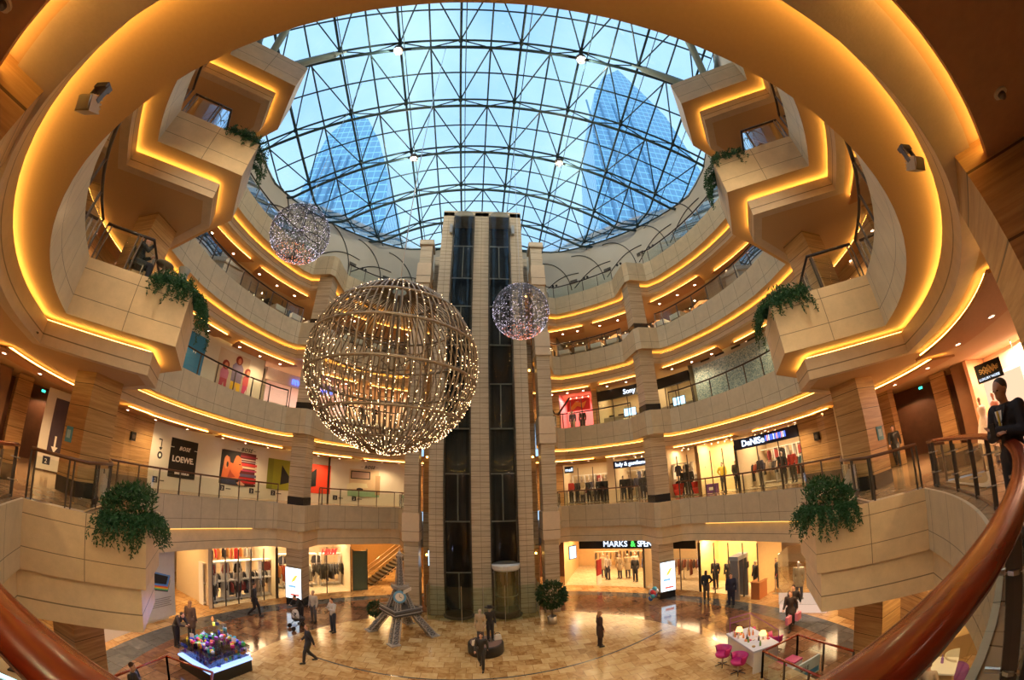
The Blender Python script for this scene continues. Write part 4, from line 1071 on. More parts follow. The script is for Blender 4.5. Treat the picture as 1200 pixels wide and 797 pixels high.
# --- first gallery, left hoarding
bm = NB(); ringwall(bm, 108, 174.2, SD - .02, Z2, Z3 - BD); struct('wall_left', bm, WALLW)
bm = NB(); ringwall(bm, 174.2, 189, SD - .02, Z2, Z3 - BD); struct('wall_left', bm, TRAVW)
bm = NB(); ringwall(bm, 174.2, 189, SD - .05, Z2, Z2 + .42); struct('baseboard_left', bm, plain('dark_brown_plinth', (.07, .04, .025), .3))
bm = NB(); ringwall(bm, 131.0, 131.5, SD - .05, Z2, Z3 - BD); struct('trim_90', bm, BLACK)
# speaker boxes on the stone walls
for deg, nm in ((178.6, 'left'), (1.6, 'right')):
    p, rz = ring_frame(deg, SD - .1); t = thing('wall_speaker', 'small black loudspeaker on the warm stone wall of the first gallery, %s' % nm, 'speaker', (p[0], p[1], Z2 + 2.15), rz)
    bm = NB(); box(bm, (0, 0, 0), (.28, .2, .38)); obj('cabinet', bm, BLACK, t); bm = NB(); tube(bm, [(0, -.1, 0), (0, -.112, 0)], .1, 14); obj('cone', bm, STEELD, t)
def poster(lv, deg, w, h, zc, base, label, d=None, name='poster'):
    d = d if d is not None else SD - .06
    p, rz = ring_frame(deg, d); t = thing(name, label, 'poster', (p[0], p[1], LZ[lv] + zc), rz)
    bm = NB(); box(bm, (0, .02, 0), (w, .04, h)); obj('panel', bm, base, t); return t
def ptext(t, body, size, mat, x, z, **kw): return text('lettering', body, size, mat, (x, -.012, z), 0, t, ext=.004, **kw)
def bose(deg, z, size, mat, par=None, d=SD - .1):
    if par is None:
        p, rz = ring_frame(deg, d); par = thing('wall_lettering', 'black slanted BOSE letters on the white hoarding above the %s poster' % par_l[deg], 'lettering', (p[0], p[1], z), rz)
        ptext(par, 'BOSE', size, mat, 0, 0, shear=.35, fat=.008, align='CENTER', spacing=1.15)
        flat(par, 'bar', rectp(-size * 2.2, -size * 1.6, size * .28, size * .36), mat); flat(par, 'bar', rectp(size * 1.6, size * 2.2, size * .28, size * .36), mat); return par
par_l = {152.6: 'man with earphone', 120.5: 'living room'}
t = poster(2, 167.0, 1.75, 1.95, 1.62, BLK, 'black poster with white BOSE and LOEWE words on the left hoarding')
ptext(t, 'BOSE', .27, INKW, 0, .42, shear=.35, fat=.006, align='CENTER', spacing=1.15); ptext(t, 'LOEWE.', .40, INKW, 0, -.18, fat=.012, align='CENTER'); ptext(t, 'SERIE PREMIUM', .14, INKW, 0, -.80, fat=.006, align='CENTER')
for q in (-1, 1): flat(t, 'bar', rectp(q * .78 - .12, q * .78 + .12, .50, .53), INKW)
t = poster(2, 154.0, 3.1, 1.95, 1.62, P((.10, .015, .02)), 'wide red and black poster of a man in profile wearing an earphone')
for k, (z0, h_, c) in enumerate(((.72, .08, (.25, .02, .04)), (.56, .05, (.55, .45, .42)), (.44, .04, (.35, .38, .45)), (.22, .14, (.50, .03, .04)), (.06, .12, (.62, .42, .30)), (-.10, .10, (.35, .04, .12)), (-.42, .16, (.10, .08, .16)), (-.80, .34, (.40, .015, .02)), (-.95, .12, (.05, .02, .02)))): flat(t, 'blur_streak', rectp(.05, 1.5, z0, z0 + h_), P(c), .009)
flat(t, 'background_dark', rectp(-1.5, .05, -.95, .95), INKB, .007)
flat(t, 'face', [(-1.15, -.70), (-.75, -.62), (-.2, -.66), (.0, -.62), (.05, -.48), (.12, -.36), (.07, -.24), (.13, -.16), (.12, -.08), (.28, .0), (.17, .25), (.13, .42), (.10, .62), (-.2, .80), (-.9, .75), (-1.05, .2)], P((.62, .15, .05)), .014)
flat(t, 'jaw_shadow', [(-.75, -.62), (-.6, -.1), (-.45, -.3), (-.2, -.5)], P((.36, .06, .03)), .018)
flat(t, 'hair', [(-1.2, .35), (-.95, .62), (-.7, .60), (-.62, .30), (-.42, .25), (-.35, .48), (-.25, .72), (.05, .80), (-.2, .95), (-1.2, .95)], INKB, .020); flat(t, 'ear', discp(-.88, .28, .17, .38), P((.70, .26, .12)), .022); flat(t, 'earphone', discp(-.80, .16, .07, .16), INKB, .026)
flat(t, 'eye', [(-.08, .24), (.10, .30), (.09, .20)], INKB, .020); flat(t, 'collar', [(-1.2, -.95), (-1.15, -.66), (-.2, -.68), (-.05, -.95)], P((.03, .04, .09)), .018); flat(t, 'fingers', [(-.1, -.82), (.15, -.70), (.5, -.88), (.45, -.95), (.05, -.95)], P((.66, .34, .24)), .024)
bose(152.6, Z2 + 2.66, .30, INKB)
t = poster(2, 143.6, 1.9, 1.9, 1.60, P((.30, .32, .03)), 'lime green poster with a black triangular loudspeaker'); flat(t, 'panel_dark', rectp(-.95, -.55, -.95, .95), P((.22, .24, .03))); flat(t, 'loudspeaker', [(.0, -.62), (.62, -.45), (.62, -.05), (.05, .62)], INKB)
t = poster(2, 133.6, 1.6, 1.95, 1.60, P((.75, .06, .025)), 'bright orange red poster with a black shape'); flat(t, 'loudspeaker', [(-.8, -.62), (-.25, -.5), (-.25, .7), (-.8, .2)], INKB)
t = poster(2, 121.8, 4.2, 1.95, 1.55, P((.62, .50, .34)), 'wide cream poster of a living room with a television, left of the lift tower')
flat(t, 'carpet', rectp(-2.1, 2.1, -.97, -.55), P((.25, .42, .28))); flat(t, 'sofa', [(-1.7, -.35), (-.9, .0), (.2, -.02), (.3, -.32), (-1.2, -.5)], P((.70, .68, .50)), .01); flat(t, 'television', rectp(-1.0, .45, .28, .85), INKB, .01); flat(t, 'screen', rectp(-.93, .38, .34, .78), P((.42, .30, .26)), .014)
flat(t, 'column', rectp(.85, 1.35, -.8, .6), P((.45, .32, .20)), .01); flat(t, 'column_edge', rectp(1.35, 1.42, -.85, .62), INKB, .014); flat(t, 'curtain', rectp(1.5, 2.0, -.6, .6), P((.70, .52, .34)), .01); flat(t, 'table', discp(-.3, -.45, .25, .1), INKB, .014); flat(t, 'shelf', rectp(-2.05, -1.8, -.8, .9), P((.12, .07, .05)), .01)
bose(120.5, Z2 + 2.62, .30, INKB)
# small arrows and floor numbers on the hoarding
for deg in (172.6, 157.5, 150.5, 145.2, 129.3, 124.3):
    p, rz = ring_frame(deg, SD - .05); t = thing('wayfinding_sticker', 'small dark square 2 way-finding sticker low on the white hoarding', 'sticker', (p[0], p[1], Z2 + .42), rz, 'way-finding stickers on the left hoarding')
    bm = NB(); box(bm, (0, .008, 0), (.30, .016, .30)); obj('plate', bm, NAVY, t); ptext(t, '2', .24, INKW, -.07, -.09); 
    b = NB(); box(b, (.42, .008, -.02), (.34, .01, .05)); obj('caption', b, INKB, t)
p, rz = ring_frame(172.2, SD - .05); t = thing('wall_arrow', 'black down arrow above a round symbol at the left end of the hoarding', 'arrow', (p[0], p[1], Z2 + 1.6), rz)
flat(t, 'arrow', [(-.18, .78), (.05, .78), (.05, .38), (.12, .38), (0, .22), (-.12, .38), (-.01, .38), (-.01, .72), (-.18, .72)], INKB); flat(t, 'round_symbol', discp(0, 0, .16, .18), INKB); flat(t, 'symbol_core', discp(0, 0, .07, .09), INKW, .010)

# --- second gallery
shop(3, 57.0, 66.5, 3.6, P((.78, .28, .26)), lamp=650, col=(1, .62, .58)); t = poster(3, 61.8, 1.9, .95, 2.35, P((.60, .03, .03)), 'red poster with a golden swirl inside the pink shop right of the lift tower', d=SD + 1.0)
flat(t, 'swirl', [(-.7, -.2), (-.2, .3), (.3, .1), (.7, .25), (.4, -.3), (-.1, -.1), (-.5, -.4)], P((.80, .38, .06))); ptext(t, 'sale', .14, INKW, -.15, .24)
(x, y), rz = ring_frame(65.3, SD - .05); t = thing('slanted_beam', 'dark slanted stair beam at the left edge of the pink shop', 'beam', (x, y, Z3 + 1.9), rz); bm = NB(); tube(bm, [(-.5, 0, -.4), (.5, 0, .85)], .08, 4); obj('beam', bm, BLACK, t)
bm = NB(); ringwall(bm, 55.4, 57.0, SD - .1, Z3, Z4 - BD); struct('wall_pier', bm, TRAVW)
shop(3, 43.0, 55.4, 4.2, P((.70, .62, .42)), lamp=320)
sb = fascia(3, 40.5, 55.4, Z3 + 2.10, Z3 + 2.85, BLK, 'black shop sign with the glowing word Sony, left of the right column', th=.2); letters(sb, 'Sony', .50, SIGNW, 47.8, Z3 + 2.28, SD - .24, fat=.006)
shop(3, 29.5, 40.0, 4.2, P((.62, .56, .40)), lamp=300); fascia(3, 29.5, 38.5, Z3 + 2.05, Z3 + 2.75, BLK, 'plain black shop sign right of the right column on the second gallery', th=.2)
t = NT('blue_mosaic'); vo = t.n('TexVoronoi'); vo.inputs['Scale'].default_value = 20; t.l(t.coord('Object'), vo.inputs['Vector']); MOS = t.done(t.ramp(vo.outputs['Color'], [(.2, (.12, .22, .30)), (.5, (.30, .44, .52)), (.8, (.52, .62, .64))]), .3)
bm = NB(); ringwall(bm, -14, 28.2, SD - .05, Z3, Z3 + 2.75); struct('wall_right', bm, MOS)
bm = NB(); ringwall(bm, -14, 28.2, SD - .05, Z3 + 2.75, Z4 - BD); struct('wall_right', bm, P((.42, .40, .34)))
for k, deg in enumerate((24.5, 20.5, 16, 11.5)):
    p, rz = ring_frame(deg, SD - .08); t = thing('wall_vent', 'long dark slot vent above the blue mosaic wall of the second gallery', 'vent', (p[0], p[1], Z3 + 3.0), rz, 'slot vents above the mosaic wall'); bm = NB(); box(bm, (0, 0, 0), (.7, .04, .12)); obj('slot', bm, BLACK, t)
bm = NB(); ringwall(bm, 151.2, 182, SD - .02, Z3, Z4 - BD); struct('wall_left', bm, WALLW)
t = poster(3, 168.6, 1.25, 2.75, 1.40, P((.02, .20, .45)), 'tall sky blue poster at the left end of the second gallery')
ptext(t, 'w', .5, INKW, -.3, .3)
t = poster(3, 159.0, 5.4, 2.75, 1.40, P((.55, .46, .36)), 'huge poster of a woman and two girls on a beige wall')
SK = P((.62, .22, .12))
for cx_, top_, w_, c_, l_, hc in ((-.55, .55, .28, (.55, .15, .30), (.45, .05, .10), (.25, .03, .02)), (.35, 1.08, .38, (.20, .16, .30), (.75, .48, .02), (.22, .03, .02)), (1.15, .55, .28, (.62, .12, .14), (.60, .08, .20), (.25, .03, .02))):
    flat(t, 'legs', [(cx_ - w_, -1.2), (cx_ - w_ * .9, -.2), (cx_ + w_ * .9, -.2), (cx_ + w_ * 1.1, -1.25), (cx_ + w_ * .6, -1.25), (cx_ + .05, -.5), (cx_ - w_ * .5, -1.2)], P(l_), .008)
    flat(t, 'dress', [(cx_ - w_, -.3), (cx_ - w_ * 1.1, top_ - .45), (cx_ - w_ * .5, top_ - .2), (cx_ + w_ * .5, top_ - .2), (cx_ + w_ * 1.1, top_ - .45), (cx_ + w_, -.3)], P(c_), .010)
    flat(t, 'hair', discp(cx_, top_ - .05, .26, .28), P(hc), .012); flat(t, 'face', discp(cx_ + .03, top_ - .08, .13, .18), SK, .014)
flat(t, 'bench', rectp(-2.3, -1.3, -.75, -.68), INKB); flat(t, 'bench', [(-2.2, -1.1), (-1.9, -.7), (-1.8, -.7), (-2.1, -1.1)], INKB); flat(t, 'painting', [(2.1, -.9), (2.3, .3), (2.36, .3), (2.2, -.9)], P((.2, .4, .42)))
flat(t, 'blue_cloth', [(1.5, -1.2), (1.9, -1.1), (2.0, -.6), (1.7, -.4), (1.5, -.9)], P((.22, .42, .48)), .008)
shop(3, 128.0, 151.0, 4.2, P((.80, .58, .50)), lamp=750, col=(1, .78, .70)); shop(3, 111.0, 127.8, 4.2, P((.80, .60, .42)), lamp=650, col=(1, .72, .5))
sb = fascia(3, 128.2, 150.5, Z3 + 1.95, Z3 + 2.75, P((.80, .66, .60)), 'pale pink shop fascia with glowing blue word mothercare'); letters(sb, 'mothercare', .66, SIGNB, 143.8, Z3 + 2.12, SD - .26, fat=.02)
# --- third gallery: dim cafes
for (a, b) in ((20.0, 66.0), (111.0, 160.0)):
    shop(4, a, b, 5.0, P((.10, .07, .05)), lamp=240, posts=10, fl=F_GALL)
t = NT('red_brick'); br = t.n('TexBrick'); br.inputs['Scale'].default_value = 9; br.inputs['Color1'].default_value = (.42, .20, .09, 1); br.inputs['Color2'].default_value = (.55, .28, .12, 1); br.inputs['Mortar'].default_value = (.5, .36, .2, 1); t.l(t.coord('UV', (.3, .3, .3)), br.inputs['Vector']); BRICK = t.done(br.outputs[0], .7)
for k in range(7):
    deg = 62 - k * 6.2; p, rz = ring_frame(deg, SD + 1.2)
    t = thing('brick_arch', 'glowing brick arch inside the dim cafe on the right of the third gallery', 'arch', (p[0], p[1], Z4), rz, 'brick arches of the third gallery cafe')
    bm = NB(); uvl = bm.loops.layers.uv.verify(); n = 10
    for q in (-1, 1):
        for j in range(n):
            a0, a1 = PI / 2 * j / n, PI / 2 * (j + 1) / n
            x0, z0, x1, z1 = q * .62 * math.cos(a0), 1.2 + .9 * math.sin(a0), q * .62 * math.cos(a1), 1.2 + .9 * math.sin(a1)
            f = bm.faces.new([bm.verts.new(v) for v in ((x0, 0, z0), (x1, 0, z1), (q * .85 * (1 if j < n - 1 else 0), 0, 2.4) if j == n - 1 else (q * .85, 0, z1), (q * .85, 0, z0))])
        f = bm.faces.new([bm.verts.new(v) for v in ((q * .62, 0, 0), (q * .85, 0, 0), (q * .85, 0, 1.2), (q * .62, 0, 1.2))])
    for f in bm.faces:
        for lp in f.loops: lp[uvl].uv = (lp.vert.co.x, lp.vert.co.z)
    ex = bmesh.ops.extrude_face_region(bm, geom=bm.faces[:]); bmesh.ops.translate(bm, vec=(0, .3, 0), verts=[v for v in ex['geom'] if isinstance(v, bmesh.types.BMVert)])
    obj('brickwork', bm, BRICK, t)
for deg in (50, 37, 25): arclamp(deg, SD + .6, Z5 - BD - .2, 60, (1, .6, .3), 1.5, .5)
# rest of the galleries behind the bays
for lv, a, b, m in ((3, 182, 206, TRAVW), (3, -26, -14, TRAVW), (4, 160, 206, P((.30, .22, .14))), (4, -26, 20, P((.30, .22, .14))), (2, 66.5, 84, TRAVW), (2, 96, 108, TRAVW), (3, 66.5, 84, TRAVW), (3, 96, 111, TRAVW), (4, 66, 84, TRAVW), (4, 96, 111, TRAVW)):
    bm = NB(); ringwall(bm, a, b, SD, LZ[lv], CEILZ[lv]); struct('wall_gallery', bm, m)
# --- first gallery, beyond the bays (right: corridor, stone piers, bright boutique; left: corridor, door)
def block(name, label, cat, x, y, z0, z1, sx, sy, rz, mat, kind=None):
    bm = NB(); box(bm, (0, 0, (z1 - z0) / 2), (sx, sy, z1 - z0)); o = obj(name, bm, mat, loc=(x, y, z0)); o.rotation_euler = (0, 0, rz)
    if kind: o['kind'] = kind
    else: tag(o, label, cat)
    return o
zt = Z3 - BD
for s, nm in ((1, 'right'), (-1, 'left')):
    X = lambda u: CX + s * u
    # stone wall between hoarding / shops and corridor, dark corridor mouth, stone piers
    q = {1: (10.2, 7.4, 6.3), -1: (12.2, 8.5, 7.4)}[s]
    block('wall_' + nm, '', '', X(16.9), q[0], Z2, zt, .5, 2.0, 0, TRAVW, 'structure')
    block('wall_' + nm, '', '', X(21.0), 9.3, Z2, zt, .4, 6.0, s * .3, DARKWOOD, 'structure')
    block('wall_' + nm, '', '', X(19.3), 11.4, Z2, zt, 4.5, .3, 0, DARKWOOD, 'structure')
    block('wall_' + nm, '', '', X(18.5), q[1], Z2, zt, .7, .7, s * .25, TRAVW, 'structure')
    block('wall_' + nm, '', '', X(18.3), q[2], Z2, zt, .5, .6, s * .2, plain('bronze_clad', (.22, .11, .05), .4), 'structure')
    d = bpy.data.lights.new('lamp', 'SPOT'); d.energy = 150; d.color = (1, .58, .28); d.spot_size = 2.5; d.shadow_soft_size = .08; o = bpy.data.objects.new('lamp', d); o.location = (X(19.3), q[1] + 2.0, zt - .2); link(o)
    e = thing('exit_sign', 'tiny green exit sign hanging over the dark corridor of the first gallery, %s' % nm, 'exit sign', (X(18.0), q[1] + .75, zt - .35)); bm = NB(); box(bm, (0, 0, 0), (.06, .22, .13)); obj('sign_box', bm, BLACK, e); bm = NB(); box(bm, (-s * .035, 0, 0), (.01, .18, .09)); obj('lit_face', bm, emit('exit_green', (.05, .9, .6), 3), e)
    p = (X(10.95), 6.865)
    t = thing('wall_notice', 'small sky blue notice on the warm column by the %s bay' % nm, 'notice', (p[0] + s * .35, p[1], Z2 + 1.55), 0); bm = NB(); box(bm, (0, 0, 0), (.34, .02, .42)); obj('sheet', bm, P((.08, .32, .50)), t); flat(t, 'print', rectp(-.10, .10, -.1, .12), P((.35, .6, .75)), .014)
# boutique with a wedding dress at the far right
BP = plain('boutique_peach_wall', (.80, .42, .22), .6)
block('wall_boutique', '', '', CX + 21.5, 2.0, Z2, zt, .2, 8.0, 0, BP, 'structure'); block('wall_boutique', '', '', CX + 19.8, 5.85, Z2, zt, 3.6, .15, 0, BP, 'structure')
a = bpy.data.lights.new('lamp', 'AREA'); a.energy = 650; a.color = (1, .62, .42); a.size = 2.5; o = bpy.data.objects.new('lamp', a); o.location = (CX + 18.6, 3.6, zt - .1); link(o)
t = thing('boutique_sign', 'black square sign with gold script and white LUXURY letters hanging over the boutique', 'sign', (14.7, 3.95, Z2 + 2.36), -1.30)
bm = NB(); box(bm, (0, .03, 0), (.90, .06, .58)); obj('panel', bm, BLK, t); bm = NB()
for q in range(3): tube(bm, [(-.33 + .66 * j / 30, -.012, .10 - .05 * q + .09 * math.sin(j * (.9 + .2 * q) + q) * math.sin(j / 30 * PI)) for j in range(31)], .012, 4)
obj('gold_script', bm, P((.55, .38, .14)), t); ptext(t, 'LUXURY NOISE', .105, SIGNW, -.40, -.22)
for k, (x, y) in enumerate(((17.6, 3.6), (18.0, 2.9))):
    c = thing('crystal_chandelier', 'small glowing crystal chandelier in the boutique, %s' % ('nearer the sign' if k == 0 else 'right hand one'), 'chandelier', (CX + x, y, zt - .95))
    bm = NB(); lathe(bm, [(.02, .0), (.3, .12), (.34, .2), (.1, .38), (.02, .45)], seg=14); obj('crystal_bowl', bm, emit('crystal_glow', (1, .75, .45), 3), c)
    bm = NB(); tube(bm, [(0, 0, .4), (0, 0, .93)], .01, 5); obj('chain', bm, CHROME, c)
    for j in range(8):
        bm = NB(); q = 2 * PI * j / 8; ellipsoid(bm, (.33 * math.cos(q), .33 * math.sin(q), .26), (.025, .025, .05), 6); obj('candle_bulb', bm, LITW, c)
def dress(label, loc, rz, col, group=None):
    t = thing('dressed_mannequin', label, 'mannequin', loc, rz, group)
    bm = NB(); lathe(bm, [(.42, .02), (.36, .3), (.26, .7), (.16, 1.0), (.13, 1.08), (.17, 1.25), (.18, 1.38), (.08, 1.46), (0, 1.47)], seg=20)
    for i, v in enumerate(bm.verts):
        if v.co.z < .9: r = 1 + .08 * math.sin(6 * math.atan2(v.co.y, v.co.x)); v.co.x *= r; v.co.y *= r
    obj('gown', bm, cloth(col), t, True)
    bm = NB(); capsule(bm, (0, 0, 1.42), .05, (0, 0, 1.55), .045); ellipsoid(bm, (0, .01, 1.66), (.07, .09, .11)); obj('torso_form', fuse(bm, .02, 1), SKIN['light'], t, True)
    bm = NB(); lathe(bm, [(0, 0), (.2, 0), (.2, .02), (0, .02)], seg=14); obj('base', bm, CHROME, t); return t
dress('white wedding dress on a stand in the boutique window', (CX + 16.7, 5.25, Z2), 1.4, (.75, .68, .62)); dress('rose beaded gown on a stand beside the white wedding dress', (CX + 17.1, 4.8, Z2), 1.4, (.60, .28, .22))
t = thing('display_wall', 'bright white display arch behind the wedding gowns', 'display', (CX + 18.4, 4.55, Z2)); bm = NB(); box(bm, (0, 0, 1.2), (.1, 1.7, 2.2)); obj('arch_panel', bm, emit('emissive_arch_panel', (1, .62, .40), 1.2), t)  # emission added to the panel for the arch's bright look
bm = NB(); box(bm, (0, 0, 2.36), (.16, 1.9, .12)); obj('arch_top', bm, WHITE, t)
for s in (1, -1):
    for (u, y, e) in ((14.6, 7.6, 260), (16.5, 6.3, 200), (13.6, 4.6, 180)):
        d = bpy.data.lights.new('lamp', 'SPOT'); d.energy = e * CORR; d.color = (1, .60, .28); d.spot_size = 2.5; d.spot_blend = .8; d.shadow_soft_size = .08; o = bpy.data.objects.new('lamp', d); o.location = (CX + s * u, y, zt - .25); link(o)
# left: white door panel with dark poster and arrow
t = thing('door_poster', 'white door panel with dark poster, down arrow and number 2, beyond the left corridor', 'poster', (-15.9, 9.25, Z2 + 1.55), -1.1 + PI)
t.rotation_euler = (0, 0, 1.15)
bm = NB(); box(bm, (0, .03, 0), (1.25, .06, 3.0)); obj('panel', bm, WALLW, t); flat(t, 'dark_print', rectp(-.25, .45, -.9, 1.2), P((.05, .03, .05))); flat(t, 'arrow', [(.0, -.2), (.08, -.2), (.08, -.6), (.18, -.6), (.04, -.82), (-.1, -.6), (.0, -.6)], INKW, .01); flat(t, 'number_plate', rectp(-.35, -.05, -1.3, -1.0), NAVY, .01); ptext(t, '2', .24, INKW, -.28, -1.25)
t = thing('poster_column_light', 'cream lit wall slab beside the right column of the first gallery', 'wall slab', (CX + 15.0, 10.6, Z2)); bm = NB(); box(bm, (0, 0, 1.6), (.25, 1.1, 3.2)); obj('slab', bm, plain('lit_cream', (.80, .66, .42), .6), t)

# ------------------------------------------------------------------ ground floor
gz = Z2 - BD
shop(1, 147.0, 163.0, 3.6, lamp=700, posts=5); shop(1, 127.0, 146.6, 4.0, lamp=800, posts=3); shop(1, 44.0, 66.0, 6.5, P((.72, .52, .28)), lamp=1300, front=False, col=(1, .62, .28)); shop(1, 29.0, 43.6, 5.0, P((.66, .50, .30)), lamp=600, posts=3); shop(1, 14.0, 28.6, 2.4, P((.85, .62, .28)), lamp=700, posts=4)
sb = fascia(1, 29.5, 61.5, gz - .95, gz - .30, BLK, 'long black shop sign with glowing letters MARKS & SPENCER at ground level')
letters(sb, 'MARKS', .54, SIGNW, 54.6, gz - .80, .70); letters(sb, '&', .54, SIGNG, 46.9, gz - .80, .70, fat=.008); letters(sb, 'SPENCER', .54, SIGNW, 45.0, gz - .80, .70, spacing=.84)
(x, y), rz = ring_frame(135.4, .75); t = thing('shop_letters', 'red glowing H&M letters over the ground floor shop left of the lift tower', 'shop sign', (x, y, gz - 1.05), rz); text('lettering', 'H&M', .50, SIGNR, (0, 0, 0), 0, t, fat=.02, shear=.25, align='LEFT')
bm = NB(); box(bm, (.7, .1, .2), (1.5, .04, .5)); obj('backing', bm, GLASSS, t)
bm = NB(); ringwall(bm, 173.5, 192, .9, 0, gz); struct('wall_left', bm, WALLW)
bm = NB(); ringwall(bm, 164, 173, 6.0, 0, gz); struct('wall_left', bm, TRAVW)
bm = NB(); ringwall(bm, 164, 173, 5.95, 0, .9); struct('baseboard_left', bm, BLACKS)
bm = NB(); ringwall(bm, 163.1, 164, .9, 0, gz); struct('wall_left', bm, CREAM)
bm = NB(); ringwall(bm, -30, -6, 1.0, 0, gz); struct('wall_right', bm, TRAVW)
bm = NB(); ringwall(bm, 66, 84, 3.5, 0, gz); struct('wall_far', bm, DARKWOOD)
bm = NB(); ringwall(bm, 96, 127, 7.0, 0, gz); struct('wall_far', bm, plain('amber_wall', (.40, .22, .08), .5))
arclamp(116, 4.5, gz - .1, 250, (1, .58, .2), 3, 2); arclamp(75, 2.5, gz - .1, 60, (1, .58, .25), 1.5, 1); arclamp(3, 4.5, gz - .1, 225, (1, .66, .35), 3, 3); arclamp(169, 3.0, gz - .1, 130, (1, .62, .25), 2, 2)
arclamp(190, -1.0, gz - .12, 130, (1, .6, .28), 2, 1.5); arclamp(-10, -1.0, gz - .12, 130, (1, .6, .28), 2, 1.5)
t = poster(1, 175.8, 2.0, 3.3, 1.75, P((.52, .54, .60)), 'tall white hoarding poster of a stack of colourful phones, lower left', d=.84)
for k, c in enumerate(((.10, .28, .75), (.75, .10, .05), (.85, .55, .03), (.10, .50, .25), (.05, .05, .06))): flat(t, 'phone', [(-.75, .05 - k * .06), (.55, -.25 - k * .06), (.72, .25 - k * .06), (-.5, .6 - k * .06)][::1], P(c), .006 + .002 * (5 - k))
flat(t, 'phone_screen', [(-.6, .10), (.45, -.13), (.58, .22), (-.42, .50)], INKB, .02)
for k in range(5): flat(t, 'text_line', rectp(-.7, .75 - .1 * (k % 2), -.75 - k * .09, -.71 - k * .09), P((.25, .25, .28)), .008)
# light boxes on the two far columns
for s, nm in ((-1, 'left'), (1, 'right')):
    t = thing('light_box', 'bright white advertising light box on the front of the far %s column' % nm, 'light box', (CX + s * 10.25, 20.02, 1.33), 0)
    bm = NB(); box(bm, (0, 0, 0), (1.0, .1, 1.8)); obj('frame', bm, CHROME, t)
    flat(t, 'lit_face', rectp(-.46, .46, -.86, .86), emit('light_box_white', (.72, .88, 1.0), 3.0), .055)
    flat(t, 'orange_drawing', [(-.15, .0), (.1, .15), (.3, .5), (.1, .45), (-.05, .25)], emit('print_orange', (1, .5, .08), 1.6), .06); flat(t, 'red_caption', rectp(-.2, .35, -.72, -.6), emit('print_red', (1, .15, .1), 1.4), .06); flat(t, 'blue_caption', rectp(-.3, .15, -.25, -.12), emit('print_blue', (.25, .45, .9), 1.4), .06)
# glass panel, escalator
(x, y), rz = ring_frame(124.3, 1.0); t = thing('glass_partition', 'frosted green glass partition right of the red lettered shop', 'partition', (x, y, 0), rz); bm = NB(); box(bm, (0, 0, 1.35), (1.0, .06, 2.7)); obj('panel', bm, plain('frosted_green_glass', (.10, .16, .13), .25), t)
for q in (-.5, .5): bm = NB(); box(bm, (q, 0, 1.4), (.05, .1, 2.8)); obj('edge_post', bm, STEELD, t)
es = thing('escalator', 'escalator rising to the right behind the little tower model', 'escalator', (-7.6, 27.0, 0), math.radians(38))
for k in range(3):
    bm = NB(); tube(bm, [(-1.2, k * .7 - .7, .9), (-.2, k * .7 - .7, .9), (3.8, k * .7 - .7, 3.6)], .035, 6); obj('handrail', bm, plain('escalator_amber_rail', (.42, .24, .10), .3), es)
    bm = NB(); v = [bm.verts.new(p) for p in ((-1.2, k * .7 - .7, .1), (-.2, k * .7 - .7, .1), (3.8, k * .7 - .7, 2.8), (3.8, k * .7 - .7, 3.6), (-.2, k * .7 - .7, .9), (-1.2, k * .7 - .7, .9))]; bm.faces.new(v); obj('side_panel', bm, GLASSS, es)
for k in range(14):
    bm = NB(); box(bm, (0 + k * .28, 0, .0 + k * .19), (.28, 1.2, .2)); obj('step', bm, STEELD, es)
bm = NB(); v = [bm.verts.new(p) for p in ((-.2, .75, -.1), (3.8, .75, 2.6), (3.8, -.75, 2.6), (-.2, -.75, -.1))]; bm.faces.new(v); obj('underside', bm, plain('escalator_skin', (.30, .17, .07), .4), es)
# small lit screens in the slots beside the tower
for x, z0, z1, lab in ((-2.78, 2.5, 3.5, 'blue lit screen in the gap left of the lift tower'), (5.95, 2.2, 3.1, 'blue and green lit screen beyond the right pilaster')):
    t = thing('lit_screen', lab, 'screen', (CX + x if x < 0 else x + .2, 22.4 if x < 0 else 24.6, (z0 + z1) / 2), 0 if x < 0 else .5); bm = NB(); box(bm, (0, .03, 0), (.62, .06, z1 - z0)); obj('bezel', bm, BLACK, t); flat(t, 'display', rectp(-.27, .27, -(z1 - z0) / 2 + .05, (z1 - z0) / 2 - .05), SCREEN, .01)
# Eiffel-like tower model
et = thing('tower_model', 'grey lattice scale model of an iron tower standing left of the lift tower', 'tower model', (-3.6, 17.95, 0), math.radians(42))
LAT = plain('pale_grey_lattice', (.42, .40, .38), .5, .2); DKG = plain('dark_grey_core', (.08, .08, .085), .6)
def latt(name, P0, P1, w0, w1, n):
    """square lattice mast between two centres"""
    P0, P1 = Vector(P0), Vector(P1); bm = NB(); cs = [(-1, -1), (1, -1), (1, 1), (-1, 1)]
    def pt(k, t): w_ = (w0 + (w1 - w0) * t) / 2; c = P0.lerp(P1, t); return c + Vector((cs[k % 4][0] * w_, cs[k % 4][1] * w_, 0))
    for k in range(4):
        tube(bm, [pt(k, 0), pt(k, 1)], .022, 4)
        for i in range(n):
            a, b = i / n, (i + 1) / n
            tube(bm, [pt(k, a), pt(k + 1, b)], .010, 3); tube(bm, [pt(k + 1, a), pt(k, b)], .010, 3); tube(bm, [pt(k, b), pt(k + 1, b)], .012, 3)
    o = obj(name, bm, LAT, et)
    b2 = NB(); lo = [b2.verts.new(P0 + Vector((c[0] * w0 * .38, c[1] * w0 * .38, 0))) for c in cs]; hi = [b2.verts.new(P1 + Vector((c[0] * w1 * .38, c[1] * w1 * .38, 0))) for c in cs]
    for k in range(4): b2.faces.new((lo[k], lo[(k + 1) % 4], hi[(k + 1) % 4], hi[k]))
    obj('dark_core', b2, DKG, o); return o
